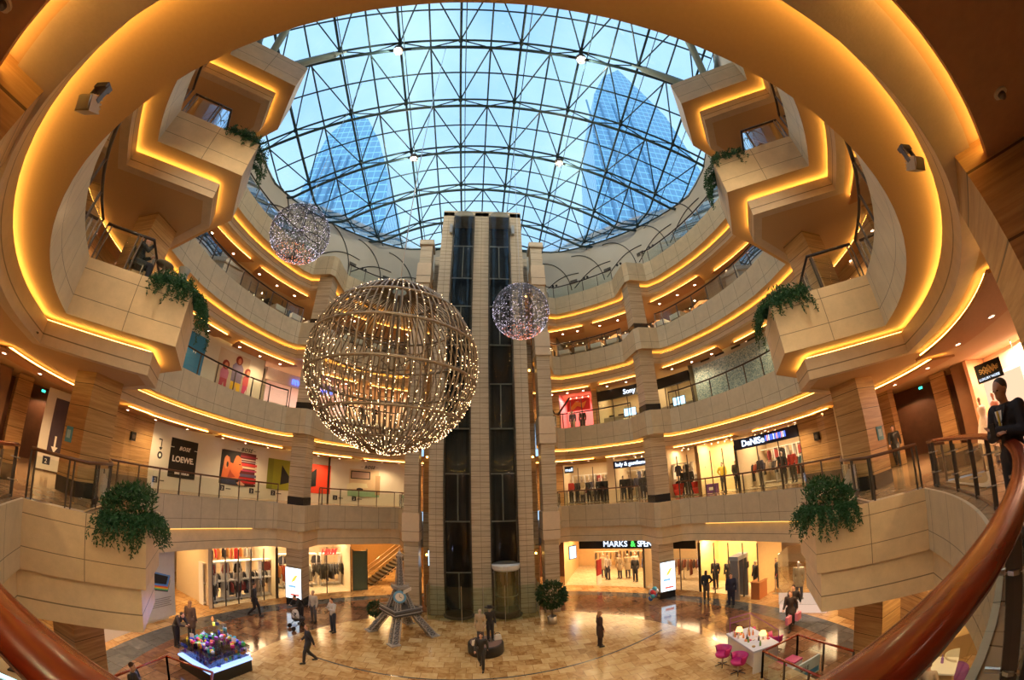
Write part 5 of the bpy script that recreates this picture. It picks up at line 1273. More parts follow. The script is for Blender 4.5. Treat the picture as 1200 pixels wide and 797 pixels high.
for k, (sx, sy) in enumerate(((-1, -1), (1, -1), (1, 1), (-1, 1))):
    l = latt('leg', (sx * 1.02, sy * 1.02, .05), (sx * .42, sy * .42, 1.12), .34, .30, 6)
    bm = NB(); box(bm, (sx * 1.05, sy * 1.05, .03), (.46, .46, .06)); obj('foot', bm, LAT, et)
    latt('upper_leg', (sx * .38, sy * .38, 1.35), (sx * .14, sy * .14, 2.3), .20, .12, 5)
for q in range(4):
    bm = NB(); a = q * PI / 2
    tube(bm, [Matrix.Rotation(a, 3, 'Z') @ Vector((.78 * math.cos(t), -.80 + .25 * math.sin(t), .35 + .68 * math.sin(t))) for t in [PI * k / 12 for k in range(13)]], .022, 5); obj('arch', bm, LAT, et)
for z0, w_, h_ in ((1.12, 1.35, .22), (2.3, .52, .12)):
    bm = NB(); box(bm, (0, 0, z0 + h_ / 2), (w_, w_, h_)); box(bm, (0, 0, z0 + h_), (w_ + .12, w_ + .12, .04)); box(bm, (0, 0, z0), (w_ + .06, w_ + .06, .03)); obj('platform', bm, DKG if z0 < 2 else LAT, et)
    for k in range(4):
        bm = NB(); q = Matrix.Rotation(k * PI / 2, 3, 'Z')
        tube(bm, [q @ Vector((-w_ / 2 - .06, -w_ / 2 - .06, z0 + h_ + .1)), q @ Vector((w_ / 2 + .06, -w_ / 2 - .06, z0 + h_ + .1))], .014, 4); tube(bm, [q @ Vector((-w_ / 2 - .05, -w_ / 2 - .065, z0 + h_ / 2)), q @ Vector((w_ / 2 + .05, -w_ / 2 - .065, z0 + h_ / 2))], .02, 4); obj('platform_rail', bm, LAT, et)
latt('spire', (0, 0, 2.3), (0, 0, 3.85), .34, .14, 10)
bm = NB(); box(bm, (0, 0, 3.1), (.12, .12, 1.5)); obj('spire_core', bm, DKG, et)
bm = NB(); box(bm, (0, 0, 3.9), (.26, .26, .08)); lathe(bm, [(.1, 3.94), (.11, 4.02), (.04, 4.1), (.01, 4.25)], seg=8); obj('top_cabin', bm, LAT, et)
bm = NB(); tube(bm, [(-.28, -.42, 2.02), (-.30, -.45, 2.02)], .30, 22); o = obj('clock', bm, P((.16, .42, .72)), et)
bm = NB(); tube(bm, [(-.302, -.455, 2.02), (-.31, -.465, 2.02)], .20, 20); obj('clock_face', bm, INKW, o)
bm = NB(); tube(bm, [(-.315, -.47, 2.02), (-.315, -.47, 2.15)], .012, 4); tube(bm, [(-.315, -.47, 2.02), (-.235, -.53, 1.98)], .012, 4); obj('clock_hand', bm, INKB, o)
bm = NB(); box(bm, (.12, -.45, 2.28), (.75, .04, .16), .55); obj('white_banner', bm, INKW, et)
# trees in pots
def potted(label, loc, h, cr, pr=.2, ph=.36, n=1500, pot=None):
    t = thing('potted_tree', label, 'potted tree', loc)
    bm = NB(); lathe(bm, [(0, 0), (pr * .95, 0), (pr, ph), (pr * .9, ph), (pr * .88, ph - .05), (0, ph - .05)], seg=18); obj('pot', bm, pot or CHROME, t, True)
    bm = NB()
    for k in range(3):
        a = 2 * PI * k / 3; tube(bm, [(.04 * math.cos(a), .04 * math.sin(a), ph - .06), (.05 * math.cos(a + 1), .05 * math.sin(a + 1), (ph + h) * .4), (.2 * math.cos(a), .2 * math.sin(a), h - cr)], [.022, .018, .012], 6)
    obj('trunk', bm, plain('bark', (.16, .11, .07), .8), t)
    bm = NB()
    for i in range(n):
        v = rv(); r = v.length ** .35; v = v.normalized() * r * random.uniform(.85, 1.08); p = Vector((v.x * cr, v.y * cr, h - cr * .95 + v.z * cr * .95)); leaf(bm, p, v + rv(.9) + Vector((0, 0, -.3)), rv().normalized(), .16, .07)
    obj('crown', bm, LEAF2, t); return t
potted('round headed green ficus tree in a steel pot, right of the lift tower', (3.61, 19.0, 0), 2.25, .72, .24, .40, 1900)
potted('small dark leafy plant in a white pot beside the grey tower model', (-4.95, 18.5, 0), 1.35, .36, .16, .34, 600, INKW)
# round display with dressed mannequins
t = thing('round_display', 'low round black display drum in the middle of the tiled floor', 'display', (.25, 16.0, 0)); bm = NB(); lathe(bm, [(0, 0), (.72, 0), (.74, .05), (.74, .44), (.70, .48), (0, .48)], seg=32); obj('drum', bm, BLK, t, True)
bm = NB(); lathe(bm, [(0, .482), (.66, .482)], seg=28); obj('top_disc', bm, P((.22, .14, .12)), t)
for (x, y, lab) in ((.75, 16.2, 'white handbag on the black display drum, right side'), (-.15, 15.65, 'white handbag at the foot of the beige mannequin on the drum')):
    t = thing('handbag', lab, 'bag', (x, y, .49), .3); bm = NB(); box(bm, (0, 0, .11), (.34, .14, .22), taper=.8); obj('bag_body', bm, INKW, t); bm = NB(); tube(bm, [(.12 * math.cos(a), 0, .2 + .12 * math.sin(a)) for a in [PI * k / 8 for k in range(9)]], .012, 5); obj('strap', bm, INKB, t)
# ground floor furniture: bright kiosk (left), white make-up table (right)
ks = thing('kiosk', 'glowing kiosk counter packed with colourful goods, lower left of the floor', 'kiosk', (-9.0, 11.5, 0), math.radians(-16))
bm = NB(); box(bm, (0, 0, .22), (1.75, 1.85, .44)); obj('plinth', bm, BLK, ks)
bm = NB(); box(bm, (0, 0, .47), (1.8, 1.9, .06)); obj('counter_edge', bm, emit('kiosk_blue_glow', (.35, .5, 1.0), 2.0), ks)
bm = NB(); box(bm, (0, 0, .75), (1.72, 1.82, .5)); obj('glass_case', bm, GLASSS, ks)
for q, (w_, zz) in enumerate(((1.68, .62), (1.55, .80), (1.7, 1.0))): bm = NB(); box(bm, (0, 0, zz), (w_, w_ * 1.05, .02)); obj('shelf', bm, glass('shelf_glass', (.7, .8, .95), .1), ks)
for (bx_, by_, h_) in ((-.25, .35, .62), (.45, -.1, .35)):
    bm = NB(); box(bm, (bx_, by_, 1.0 + h_ / 2), (.55, .5, h_)); obj('tier', bm, GLASSS, ks)
o = bpy.data.lights.new('lamp', 'POINT'); o.energy = 60; o.color = (.45, .5, 1); o.shadow_soft_size = .3; q = bpy.data.objects.new('lamp', o); q.location = (0, 0, 2.0); link(q, ks)
Rm = Matrix.Rotation(math.radians(-16), 3, 'Z')
goods = {}
gc = [(.05, .10, .75), (.02, .03, .35), (.75, .05, .30), (.80, .70, .05), (.10, .60, .15), (.50, .55, .75), (.02, .02, .03), (.80, .25, .04), (.35, .08, .60), (.05, .45, .60)]
def good(i, x, y, z, k, c):
    if (k, c) not in goods:
        bm = NB()
        if k == 0: box(bm, (0, 0, .05), (.13, .08, .10))
        elif k == 1: lathe(bm, [(0, 0), (.04, 0), (.045, .1), (.02, .13), (.02, .16), (0, .16)], seg=8)
        else: ellipsoid(bm, (0, 0, .06), (.07, .07, .06), 8)
        o = obj(('gift_box', 'bottle', 'soft_toy')[k], bm, plain('goods_%d' % gc.index(c), c, .3, var=.05)); goods[(k, c)] = o
    else: o = goods[(k, c)].copy(); COL.objects.link(o)
    v = Rm @ Vector((x, y, 0)); o.location = (-9.0 + v.x, 11.5 + v.y, z); o.rotation_euler = (0, 0, i)
    tag(o, 'small colourful %s on the glass shelves of the glowing kiosk' % ('boxed gift', 'bottle', 'round toy')[k], 'merchandise', 'colourful goods on the kiosk')
for i in range(190):
    lvz = random.choice((.50, .64, .82, 1.02, 1.02, 1.02)); x, y = random.uniform(-.78, .78), random.uniform(-.84, .84)
    if lvz > 1.01:
        for (bx_, by_, h_) in ((-.25, .35, .62), (.45, -.1, .35)):
            if abs(x - bx_) < .3 and abs(y - by_) < .28: lvz = 1.005 + h_
    good(i, x, y, lvz, random.choice((0, 0, 1, 2)), random.choice(gc))
for (x, y) in ((-.6, -.5), (-.3, .75), (.5, .5)):
    v = Rm @ Vector((x, y, 0)); t = thing('price_card', 'small white card standing on the glowing kiosk', 'card', (-9.0 + v.x, 11.5 + v.y, 1.02), .2, 'cards on the kiosk'); bm = NB(); box(bm, (0, 0, .16), (.16, .01, .18)); obj('card', bm, INKW, t); bm = NB(); tube(bm, [(0, .01, 0), (0, .01, .1)], .006, 4); obj('stem', bm, CHROME, t)
# make-up table
PINK = plain('magenta_leather', (.52, .02, .20), .4)
tb = thing('makeup_table', 'long white glass topped make-up table with a violet frame, lower right of the floor', 'table', (9.08, 10.95, 0), math.radians(-8))
bm = NB(); box(bm, (0, 0, .86), (1.05, 1.95, .07)); obj('tabletop', bm, P((.62, .70, .90)), tb)
for sy in (-.9, .9): bm = NB(); box(bm, (0, sy, .42), (.95, .06, .84)); obj('end_panel', bm, WHITE, tb)
bm = NB(); box(bm, (-.4, 0, .5), (.04, 1.8, .64)); obj('modesty_panel', bm, WHITE, tb)
bm = NB()
for a, b in (((-.4, .9, .9), (-.4, .9, 1.5)), ((.45, .9, .9), (.45, .9, 1.5)), ((-.4, .9, 1.5), (.45, .9, 1.5)), ((-.4, .9, 1.3), (.45, .9, 1.3)), ((.45, .9, 1.5), (.5, -.9, 1.35)), ((.5, -.9, 1.35), (.5, -.9, .9))): tube(bm, [a, b], .015, 4)
obj('violet_frame', bm, plain('violet_frame', (.28, .05, .30), .4), tb)
(tx, ty) = (9.08, 10.95)
for i in range(26):
    bm = NB(); k = i % 3; c = random.choice([(.8, .3, .1), (.6, .05, .2), (.1, .1, .12), (.7, .7, .75), (.2, .35, .1), (.5, .3, .1)])
    lathe(bm, [(0, 0), (.035, 0), (.035, .12), (.018, .14), (.018, .2), (0, .2)] if k else [(0, 0), (.06, 0), (.06, .03), (0, .03)], seg=8)
    o = obj('cosmetic_jar', bm, plain('cosmetic_%d%d%d' % tuple(int(v * 99) for v in c), c, .3)); o.location = (tx + random.uniform(-.42, .42), ty + random.uniform(-.85, .85), .896); tag(o, 'small cosmetic jar or bottle on the white make-up table', 'cosmetics', 'cosmetics on the make-up table')
for i, (x, y) in enumerate(((-.15, .55), (.2, -.35))):
    t = thing('table_lamp', 'small glowing orange lamp on the make-up table, %s end' % ('far' if i == 0 else 'near'), 'lamp', (tx + x, ty + y, .9)); bm = NB(); lathe(bm, [(0, 0), (.05, 0), (.02, .04), (.015, .2), (0, .2)], seg=10); obj('base', bm, CHROME, t); bm = NB(); lathe(bm, [(.14, .18), (.09, .32), (0, .32)], seg=12); obj('lamp_shade', bm, emit('orange_shade', (1, .45, .12), 4), t)
def tubchair(label, x, y, rz):
    t = thing('swivel_chair', label, 'chair', (x, y, 0), rz, 'magenta swivel chairs at the make-up table')
    bm = NB(); lathe(bm, [(0, .40), (.24, .40), (.27, .48), (.24, .52), (0, .52)], seg=18); obj('seat', bm, PINK, t, True)
    bm = NB(); lathe(bm, [(.25, .42), (.33, .72), (.29, .74), (.22, .50)], seg=16, a0=PI * .9, a1=PI * 2.1); obj('backrest', bm, PINK, t, True)
    bm = NB(); tube(bm, [(0, 0, .05), (0, 0, .42)], .03, 8); obj('column', bm, CHROME, t)
    for k in range(5):
        a = 2 * PI * k / 5; bm = NB(); tube(bm, [(0, 0, .09), (.26 * math.cos(a), .26 * math.sin(a), .03)], .018, 5); obj('leg', bm, BLACK, t)
tubchair('magenta swivel chair, upper one on the near left of the make-up table', 8.1, 11.35, PI / 2); tubchair('magenta swivel chair, lower one on the near left of the make-up table', 8.15, 10.5, PI / 2)
tubchair('magenta swivel chair behind the make-up table, farther one', 10.05, 11.75, -PI / 2); tubchair('magenta swivel chair behind the make-up table, nearer one', 10.15, 10.9, -PI / 2)
for i, (x, y) in enumerate(((8.85, 9.35), (9.5, 9.3))):
    t = thing('cube_stool', 'white cube stool with a magenta cushion behind the wooden rail, %s one' % ('left' if i == 0 else 'right'), 'stool', (x, y, 0), .1); bm = NB(); box(bm, (0, 0, .21), (.42, .42, .42)); obj('cube', bm, WHITE, t); bm = NB(); box(bm, (0, 0, .45), (.43, .43, .06)); obj('cushion', bm, PINK, t)
    flat(t, 'logo_ring', discp(0, .2, .1, .1), INKB, .214); flat(t, 'logo_core', discp(0, .2, .06, .06), INKW, .218)
# ground level balustrades
HSAVE = RAILW
def grail(pts, label):
    cx = pts[0][0]; cy = pts[0][1]; t = thing('glass_railing', label, 'railing', (cx, cy, 0)); loc = [(x - cx, y - cy) for x, y in pts]
    bm = NB(); 
    for a, b in zip(loc, loc[1:]): tube(bm, [(*a, 1.0), (*b, 1.0)], .045, 8, flat=.8)
    obj('handrail', bm, HRAIL, t, True)
    for a, b in zip(loc, loc[1:]):
        bm = NB(); v = [bm.verts.new(p) for p in ((*a, .08), (*b, .08), (*b, .86), (*a, .86))]; bm.faces.new(v); obj('glass_panel', bm, GLASSR, t)
        n = max(1, int(math.dist(a, b) / 1.0))
        for k in range(n + 1): bm = NB(); box(bm, (a[0] + (b[0] - a[0]) * k / n, a[1] + (b[1] - a[1]) * k / n, .48), (.05, .05, .96)); obj('post', bm, STEELD, t)
grail([(8.42, 6.6), (8.49, 9.0), (8.52, 9.7)][::2] + [(10.12, 9.75), (10.15, 7.4)], 'wooden railed glass barrier on the ground floor in front of the make-up table')
grail([(-9.6, 6.8), (-9.51, 9.63), (-7.73, 9.66), (-6.9, 8.4)], 'wooden railed glass barrier on the ground floor in front of the glowing kiosk')
# blue poster board below right rail
t = thing('sign_stand', 'low white and blue sign board behind the ground floor rail, lower right', 'sign', (9.35, 8.6, 0), .05); bm = NB(); box(bm, (0, 0, .35), (1.3, .06, .6)); obj('board', bm, P((.45, .60, .66)), t); flat(t, 'blue_band', rectp(-.6, .6, .1, .28), P((.05, .25, .5)), .035); ptext(t, 'SALE', .2, INKB, -.3, .36); t.children[-1].location = (-.3, -.045, .38)
# illuminated counters lower left and cafe lower right
for i, (x, y, rz) in enumerate(((-11.3, 5.45, .35), (-12.1, 6.3, .35))):
    t = thing('display_counter', 'white glowing display counter at the very lower left, %s one' % ('nearer' if i == 0 else 'farther'), 'display counter', (x, y, 0), rz); bm = NB(); box(bm, (0, 0, .5), (1.3, .55, 1.0)); obj('cabinet', bm, GLASSS, t); bm = NB(); box(bm, (0, 0, .86), (1.26, .52, .03)); obj('glow_strip', bm, emit('counter_glow', (.5, .85, 1), 3.5), t); bm = NB(); box(bm, (0, 0, 1.01), (1.34, .6, .03)); obj('counter_top', bm, P((.62, .50, .38)), t)
    bm = NB(); box(bm, (0, 0, .4), (1.2, .48, .78)); obj('drawer_block', bm, P((.55, .55, .52)), t)
t = thing('telephone', 'black desk gadget lying on the nearer glowing counter', 'device', (-11.25, 5.42, 1.026), .5); bm = NB(); box(bm, (0, 0, .02), (.30, .12, .04)); obj('body', bm, BLK, t)
for i, (x, y, w_, l_, rz) in enumerate(((10.9, 4.9, .9, .8, .3), (12.6, 5.6, .7, 2.4, .9), (11.0, 6.3, .5, 1.6, .4))):
    t = thing('cafe_counter', ('white square cafe table behind the wooden rail at the lower right', 'long pale wood cafe counter, lower right', 'yellow lit low counter of the cafe, lower right')[i], 'counter', (x, y, 0), rz); bm = NB(); box(bm, (0, 0, .74), (w_, l_, .05)); obj('top', bm, (INKW, P((.6, .42, .2)), P((.75, .6, .12)))[i], t); bm = NB(); box(bm, (0, 0, .36), (w_ * .8, l_ * .85, .72)); obj('base', bm, P((.55, .38, .18)), t)
t = thing('ring_lamp', 'big glowing yellow ring lamp over the cafe table, lower right', 'lamp', (11.7, 5.5, .78), .3); bm = NB(); tube(bm, [(.24 * math.cos(a), .0, .45 + .24 * math.sin(a)) for a in [2 * PI * k / 24 for k in range(24)]], .07, 8, closed=True); obj('ring', bm, emit('yellow_ring', (1, .75, .12), 1.6), t, True); bm = NB(); tube(bm, [(0, 0, 0), (0, 0, .2)], .03, 8); obj('stem', bm, INKW, t)
q = bpy.data.lights.new('lamp', 'POINT'); q.energy = 90; q.color = (1, .7, .35); q.shadow_soft_size = .2; o = bpy.data.objects.new('lamp', q); o.location = (11.6, 5.6, 2.9); link(o)
t = thing('bottle', 'violet bottle on the white cafe table', 'bottle', (11.0, 4.95, .766)); bm = NB(); lathe(bm, [(0, 0), (.04, 0), (.04, .14), (.015, .18), (.015, .24), (0, .24)], seg=10); obj('body', bm, P((.30, .15, .5)), t)
t = thing('armchair', 'purple cushioned round chair at the cafe table, lower right', 'chair', (11.5, 4.7, 0), .3); bm = NB(); lathe(bm, [(.3, .0), (.34, .42), (.3, .46), (0, .46)], seg=16); obj('seat', bm, P((.22, .06, .28)), t, True); bm = NB(); lathe(bm, [(.30, .42), (.38, .8), (.34, .82), (.27, .45)], seg=14, a0=0, a1=PI); obj('backrest', bm, P((.6, .55, .45)), t, True)
# security gate, orange box, stanchions, window stage, mannequins
(x, y) = (13.4, 17.2); t = thing('security_gate', 'tall grey walk-through security gate by the entrance at the right', 'security gate', (x, y, 0), .35)
for sx in (-.45, .45): bm = NB(); box(bm, (sx, 0, 1.1), (.14, .5, 2.2)); obj('side_post', bm, P((.20, .20, .21)), t)
bm = NB(); box(bm, (0, 0, 2.28), (1.05, .55, .22)); obj('header', bm, P((.30, .33, .36)), t); flat(t, 'notice', rectp(.25, .55, 1.55, 1.9), NAVY, .3)
t = thing('wooden_lectern', 'orange brown wooden box beside the security gate', 'box', (14.0, 16.3, 0), .3); bm = NB(); box(bm, (0, 0, .45), (.8, .5, .9)); obj('case', bm, P((.45, .16, .05)), t); bm = NB(); box(bm, (0, 0, .92), (.86, .56, .04)); obj('top', bm, P((.5, .22, .08)), t)
for i, (x, y) in enumerate(((14.9, 16.0), (15.9, 16.8))):
    t = thing('queue_post', 'steel queue post with a red belt near the entrance, %s' % ('nearer one' if i == 0 else 'farther one'), 'queue post', (x, y, 0), .7, 'queue posts at the entrance'); bm = NB(); lathe(bm, [(0, 0), (.17, 0), (.17, .02), (.025, .05), (.025, .95), (0, .98)], seg=14); obj('pole', bm, CHROME, t)
    bm = NB(); box(bm, (.6, 0, .88), (1.2, .01, .05)); obj('belt', bm, P((.5, .02, .02)), t)
t = thing('window_stage', 'pink white glowing window stage with mannequins, right of the entrance', 'stage', (14.3, 13.2, 0), math.radians(-62)); bm = NB(); box(bm, (0, 0, .2), (2.2, 1.6, .4)); obj('platform', bm, emit('stage_glow', (1, .66, .48), .8), t); bm = NB(); box(bm, (0, 0, 1.6), (2.25, 1.65, 2.4)); obj('glass_case', bm, GLASSS, t)
q = bpy.data.lights.new('lamp', 'POINT'); q.energy = 110; q.color = (1, .7, .5); q.shadow_soft_size = .2; o = bpy.data.objects.new('lamp', q); o.location = (14.3, 13.3, 3.2); link(o)
t = thing('balloon_bunch', 'cluster of blue, white and red foil balloons at the foot of the right column', 'balloons', (9.45, 19.75, 0))
for i in range(11):
    v = rv(.3); bm = NB(); ellipsoid(bm, (v.x, v.y, .5 + v.z * 1.1), (.14, .14, .16), 10); obj('balloon', bm, plain('foil_%d' % (i % 4), ((.05, .2, .7), (.7, .75, .85), (.6, .05, .08), (.1, .5, .7))[i % 4], .2, .3), t, True)
t = thing('notice_stand', 'dark red standing panel at the entrance of the shop with the long black sign', 'display panel', (8.2, 25.6, 0), .75); bm = NB(); box(bm, (0, 0, 1.2), (.62, .08, 1.1)); obj('panel', bm, P((.35, .02, .03)), t); bm = NB(); box(bm, (0, 0, .33), (.6, .06, .64)); obj('base', bm, INKW, t)
# ------------------------------------------------------------------ people
person('person in a white shirt and dark jeans standing alone on the tiles, holding a phone', (-6.65, 17.19, 0), 2.6, 1.72, (.55, .55, .56), (.03, .04, .07), 'phone')
person('person in a dark dress walking at the lower left of the tiled floor', (-6.35, 13.7, 0), 2.2, 1.62, (.03, .03, .035), (.03, .03, .035), 'walk', coat=.5, hair=(.30, .18, .08), hairlen=.2)
person('person in black bending over a pushchair by the left column', (-8.45, 17.6, 0), 2.6, 1.66, (.02, .02, .025), (.02, .02, .03), 'lean', hair=(.02, .015, .01))
person('person in a pale hooded jacket standing beside the pushchair', (-8.0, 18.1, 0), 2.9, 1.66, (.50, .47, .45), (.12, .12, .14), 'stand', hair=(.35, .28, .2))
person('person in a long dark coat seen from the side, right part of the tiled floor', (4.9, 15.39, 0), -1.5, 1.68, (.06, .035, .03), (.03, .02, .02), 'stand', coat=.85, hair=(.45, .26, .12), hairlen=.2)
person('person in black walking past the round display drum towards the camera', (.05, 14.3, 0), PI * .95, 1.55, (.02, .02, .022), (.02, .02, .022), 'walk', hair=(.05, .02, .01))
person('person in a black suit walking in front of the fashion store windows at left', (-10.85, 17.26, 0), -1.2, 1.75, (.02, .02, .025), (.02, .02, .025), 'walk')
person('person in a navy suit standing guard by the grey security gate', (12.15, 16.3, 0), 2.4, 1.78, (.012, .016, .05), (.012, .014, .04), 'stand')
person('person in a dark coat standing behind the queue posts at the entrance', (15.5, 16.6, 0), 2.8, 1.76, (.02, .02, .02), (.02, .02, .025), 'stand', coat=.7)
person('person in dark clothes carrying pink bags behind the make-up table', (11.9, 11.9, 0), 2.0, 1.70, (.04, .025, .02), (.03, .02, .02), 'walk', coat=.4, hair=(.25, .12, .06), hairlen=.2)
person('person in a dark jacket walking close beside the one with pink bags', (12.5, 12.3, 0), 2.0, 1.72, (.025, .02, .02), (.02, .02, .03), 'walk')
person('person in a brown coat standing behind the glowing kiosk at left', (-11.3, 13.0, 0), .2, 1.68, (.10, .06, .04), (.03, .03, .03), 'stand', coat=.7, hair=(.30, .16, .07), hairlen=.2)
person('person with dark hair leaning on the far side of the glowing kiosk', (-11.3, 12.1, 0), -1.5, 1.62, (.025, .02, .025), (.02, .02, .02), 'lean', hairlen=.2)
person('person in black leaning on the wooden rail at the lower left corner', (-8.75, 7.5, 0), -1.2, 1.72, (.02, .02, .02), (.02, .02, .025), 'fold', hair=(.10, .05, .03))
person('person in a black jacket looking into the lit window with mannequins at right', (11.9, 18.2, 0), -.9, 1.68, (.02, .02, .025), (.10, .08, .06), 'hip', hairlen=.1)
person('person sitting at the white cafe table, dark hair and pale shirt, lower right', (10.1, 4.9, 0), -1.4, 1.7, (.45, .35, .28), (.03, .03, .05), 'sit', hair=(.03, .02, .01))
person('person walking in a dark dress on the lower floor at the very lower left', (-10.6, 6.6, 0), 1.0, 1.65, (.03, .03, .03), (.03, .03, .03), 'walk', skirt=True)
person('person in a black jacket standing in the passage right of the grey tower model', (-3.9, 25.4, 0), .6, 1.75, (.02, .02, .02), (.02, .02, .02), 'stand')
# first gallery
gd = person('person in a black suit and yellow tie reading a phone at the curved rail', (5.03, 1.28, Z2), 1.15, 1.68, (.012, .012, .018), (.012, .012, .018), 'fold', fine=True, hair=(.06, .045, .035), skin='mid')
bm = NB(); v = [bm.verts.new(p) for p in ((-.05, .150, 1.43), (.05, .150, 1.43), (.015, .165, 1.22), (-.015, .165, 1.22))]; bm.faces.new(v); obj('shirt_front', bm, INKW, gd)
bm = NB(); box(bm, (0, .165, 1.33), (.032, .012, .20), taper=.7); obj('tie', bm, P((.55, .38, .05)), gd)
for sx in (-1, 1): bm = NB(); tube(bm, [(sx * .085, .10, 1.47), (sx * .03, .165, 1.30)], .018, 5, flat=.5); obj('lapel', bm, cloth((.012, .012, .018)), gd)
t = thing('phone', 'small dark phone in the hands of the suited person at the rail', 'phone', (5.03 + .30 * math.sin(-1.15), 1.28 + .30 * math.cos(1.15), Z2 + 1.22), 1.15); bm = NB(); box(bm, (0, 0, 0), (.07, .012, .14)); obj('case', bm, BLK, t); bm = NB(); box(bm, (0, -.008, 0), (.06, .004, .12)); obj('screen', bm, P((.2, .2, .22)), t)
person('person in dark clothes by the corridor of the first gallery, right', (16.5, 9.15, Z2), 2.0, 1.72, (.02, .02, .02), (.02, .02, .02), 'walk')
# second gallery: seated woman at the bay, table, chair
person('person with long dark hair sitting at the left bay rail, phone raised', (-8.66, 5.78, Z3), -.75, 1.68, (.025, .018, .018), (.02, .02, .03), 'sitphone', hairlen=.25, fine=True)
t = thing('cafe_chair', 'chrome framed cafe chair under the seated person at the left bay', 'chair', (-8.66, 5.78, Z3), -.75 + PI)
bm = NB(); box(bm, (0, -.05, .40), (.42, .42, .04)); obj('seat', bm, BLACK, t)
for sx in (-.2, .2):
    for sy in (-.24, .15): bm = NB(); tube(bm, [(sx, sy, 0), (sx, sy, .4 if sy < 0 else .82)], .013, 6); obj('leg', bm, CHROME, t)
bm = NB(); tube(bm, [(-.2, .15, .82), (.2, .15, .82)], .013, 6); box(bm, (0, .15, .68), (.38, .02, .2)); obj('backrest', bm, CHROME, t)
t = thing('cafe_table', 'small pale cafe table with crumpled cloth by the left bay rail', 'table', (-8.15, 6.35, Z3), .4)
bm = NB(); lathe(bm, [(0, .0), (.24, 0), (.24, .02), (.03, .04), (.03, .70), (.26, .71), (.26, .74), (0, .74)], seg=20); obj('table_body', bm, P((.2, .18, .13)), t, True)
t = thing('draped_jacket', 'grey patterned jacket draped at the corner of the left bay', 'jacket', (-8.0, 6.95, Z3), .4); bm = NB(); lathe(bm, [(.26, .05), (.22, .4), (.14, .8), (.18, .95), (.05, 1.02), (0, 1.02)], seg=14); obj('cloth_fold', bm, cloth((.22, .22, .20)), t, True)
(x, y), rz = ring_frame(121.0, 1.6); person('person in a dark coat on the second gallery, seen through the big globe', (x, y, Z3), rz + PI + .5, 1.72, (.03, .02, .025), (.04, .04, .05), 'fold', hair=(.20, .06, .03), hairlen=.2)
(x, y), rz = ring_frame(124.0, 1.6); person('person leaning over on the second gallery, behind the big globe, left one of two', (x, y, Z3), rz + PI - .9, 1.66, (.02, .02, .03), (.05, .04, .06), 'lean', hairlen=.2)
# pushchair
t = thing('pushchair', 'dark folding pushchair with a pale hood at the foot of the left column', 'pushchair', (-8.35, 16.95, 0), 2.4)
bm = NB(); lathe(bm, [(.02, .95), (.2, .9), (.27, .75), (.27, .6)], seg=12, a0=0, a1=PI); obj('hood', bm, P((.5, .5, .5)), t)
bm = NB(); box(bm, (0, -.05, .5), (.42, .5, .12)); box(bm, (0, .15, .65), (.42, .08, .4)); obj('seat', bm, cloth((.03, .03, .04)), t)
for sx in (-.25, .25):
    bm = NB(); tube(bm, [(sx, .45, 1.0), (sx, -.35, .12)], .014, 5); tube(bm, [(sx, -.25, .55), (sx, .3, .12)], .014, 5); obj('frame', bm, STEELD, t)
    for sy in (-.35, .3): bm = NB(); tube(bm, [(sx - .02, sy, .11), (sx + .02, sy, .11)], .11, 14); obj('wheel', bm, BLACK, t)
# shopping bags
for i, dx in enumerate((-.3, .25)):
    t = thing('shopping_bag', 'pink paper shopping bag carried behind the make-up table, %s one' % ('left' if i == 0 else 'right'), 'bag', (11.85 + dx, 11.65, .45), .3); bm = NB(); box(bm, (0, 0, .16), (.34, .12, .32)); obj('bag_body', bm, P((.75, .25, .38)), t); bm = NB(); tube(bm, [(.08 * math.cos(a), 0, .32 + .1 * math.sin(a)) for a in [PI * k / 6 for k in range(7)]], .006, 4); obj('handle', bm, INKW, t)
# ------------------------------------------------------------------ mannequins (one of each kind, then copies)
MAN = plain('mannequin_skin', (.55, .45, .38), .4)
_mk = [dict(top=(.03, .03, .035), legs=(.03, .03, .04)), dict(top=(.45, .36, .24), legs=(.08, .08, .10), coat=.6), dict(top=(.60, .55, .50), legs=(.05, .05, .07)), dict(top=(.45, .04, .03), legs=(.03, .03, .03)), dict(top=(.10, .10, .16), legs=(.30, .26, .20)), dict(top=(.65, .50, .05), legs=(.10, .10, .11), pose='hip')]
MP = []
def mannequin(k, lv, deg, d, label, group, turn=0.0, zoff=0.03):
    (x, y), rz = ring_frame(deg, d)
    while len(MP) <= k: MP.append(None)
    if MP[k] is None:
        kw = dict(pose='stand'); kw.update(_mk[k]); m = person(label, (x, y, LZ[lv] + zoff), rz + PI + turn, 1.82, mat=MAN, name='mannequin', cat='mannequin', group=group, hairless=(k != 5), shoes=(.05, .05, .05), **kw); MP[k] = m
        bm = NB(); lathe(bm, [(0, -.01), (.2, -.01), (.2, .012), (0, .012)], seg=14); obj('base', bm, CHROME, m)
        return m
    return dup(MP[k], (x, y, LZ[lv] + zoff), rz + PI + turn, label, group)
mannequin(5, 2, 26.2, SD + .8, 'mannequin in a yellow jacket and grey skirt in the cream lit window', 'mannequins behind the first gallery windows')
mannequin(0, 2, 23.0, SD + .8, 'dark dressed mannequin turned sideways in the cream lit window, right of the yellow jacket', 'mannequins behind the first gallery windows', 1.2)
for i, (k, deg) in enumerate(((3, 65.0), (0, 63.4), (1, 62.0), (0, 60.4), (4, 59.4), (2, 58.4), (0, 57.3), (3, 56.4), (0, 55.6))):
    mannequin(k, 2, deg, SD + random.uniform(.5, 1.1), 'dressed mannequin in the crowded window right of the lift tower, first gallery', 'mannequins crowding the first gallery window right of the lift tower', random.uniform(-.5, .5))
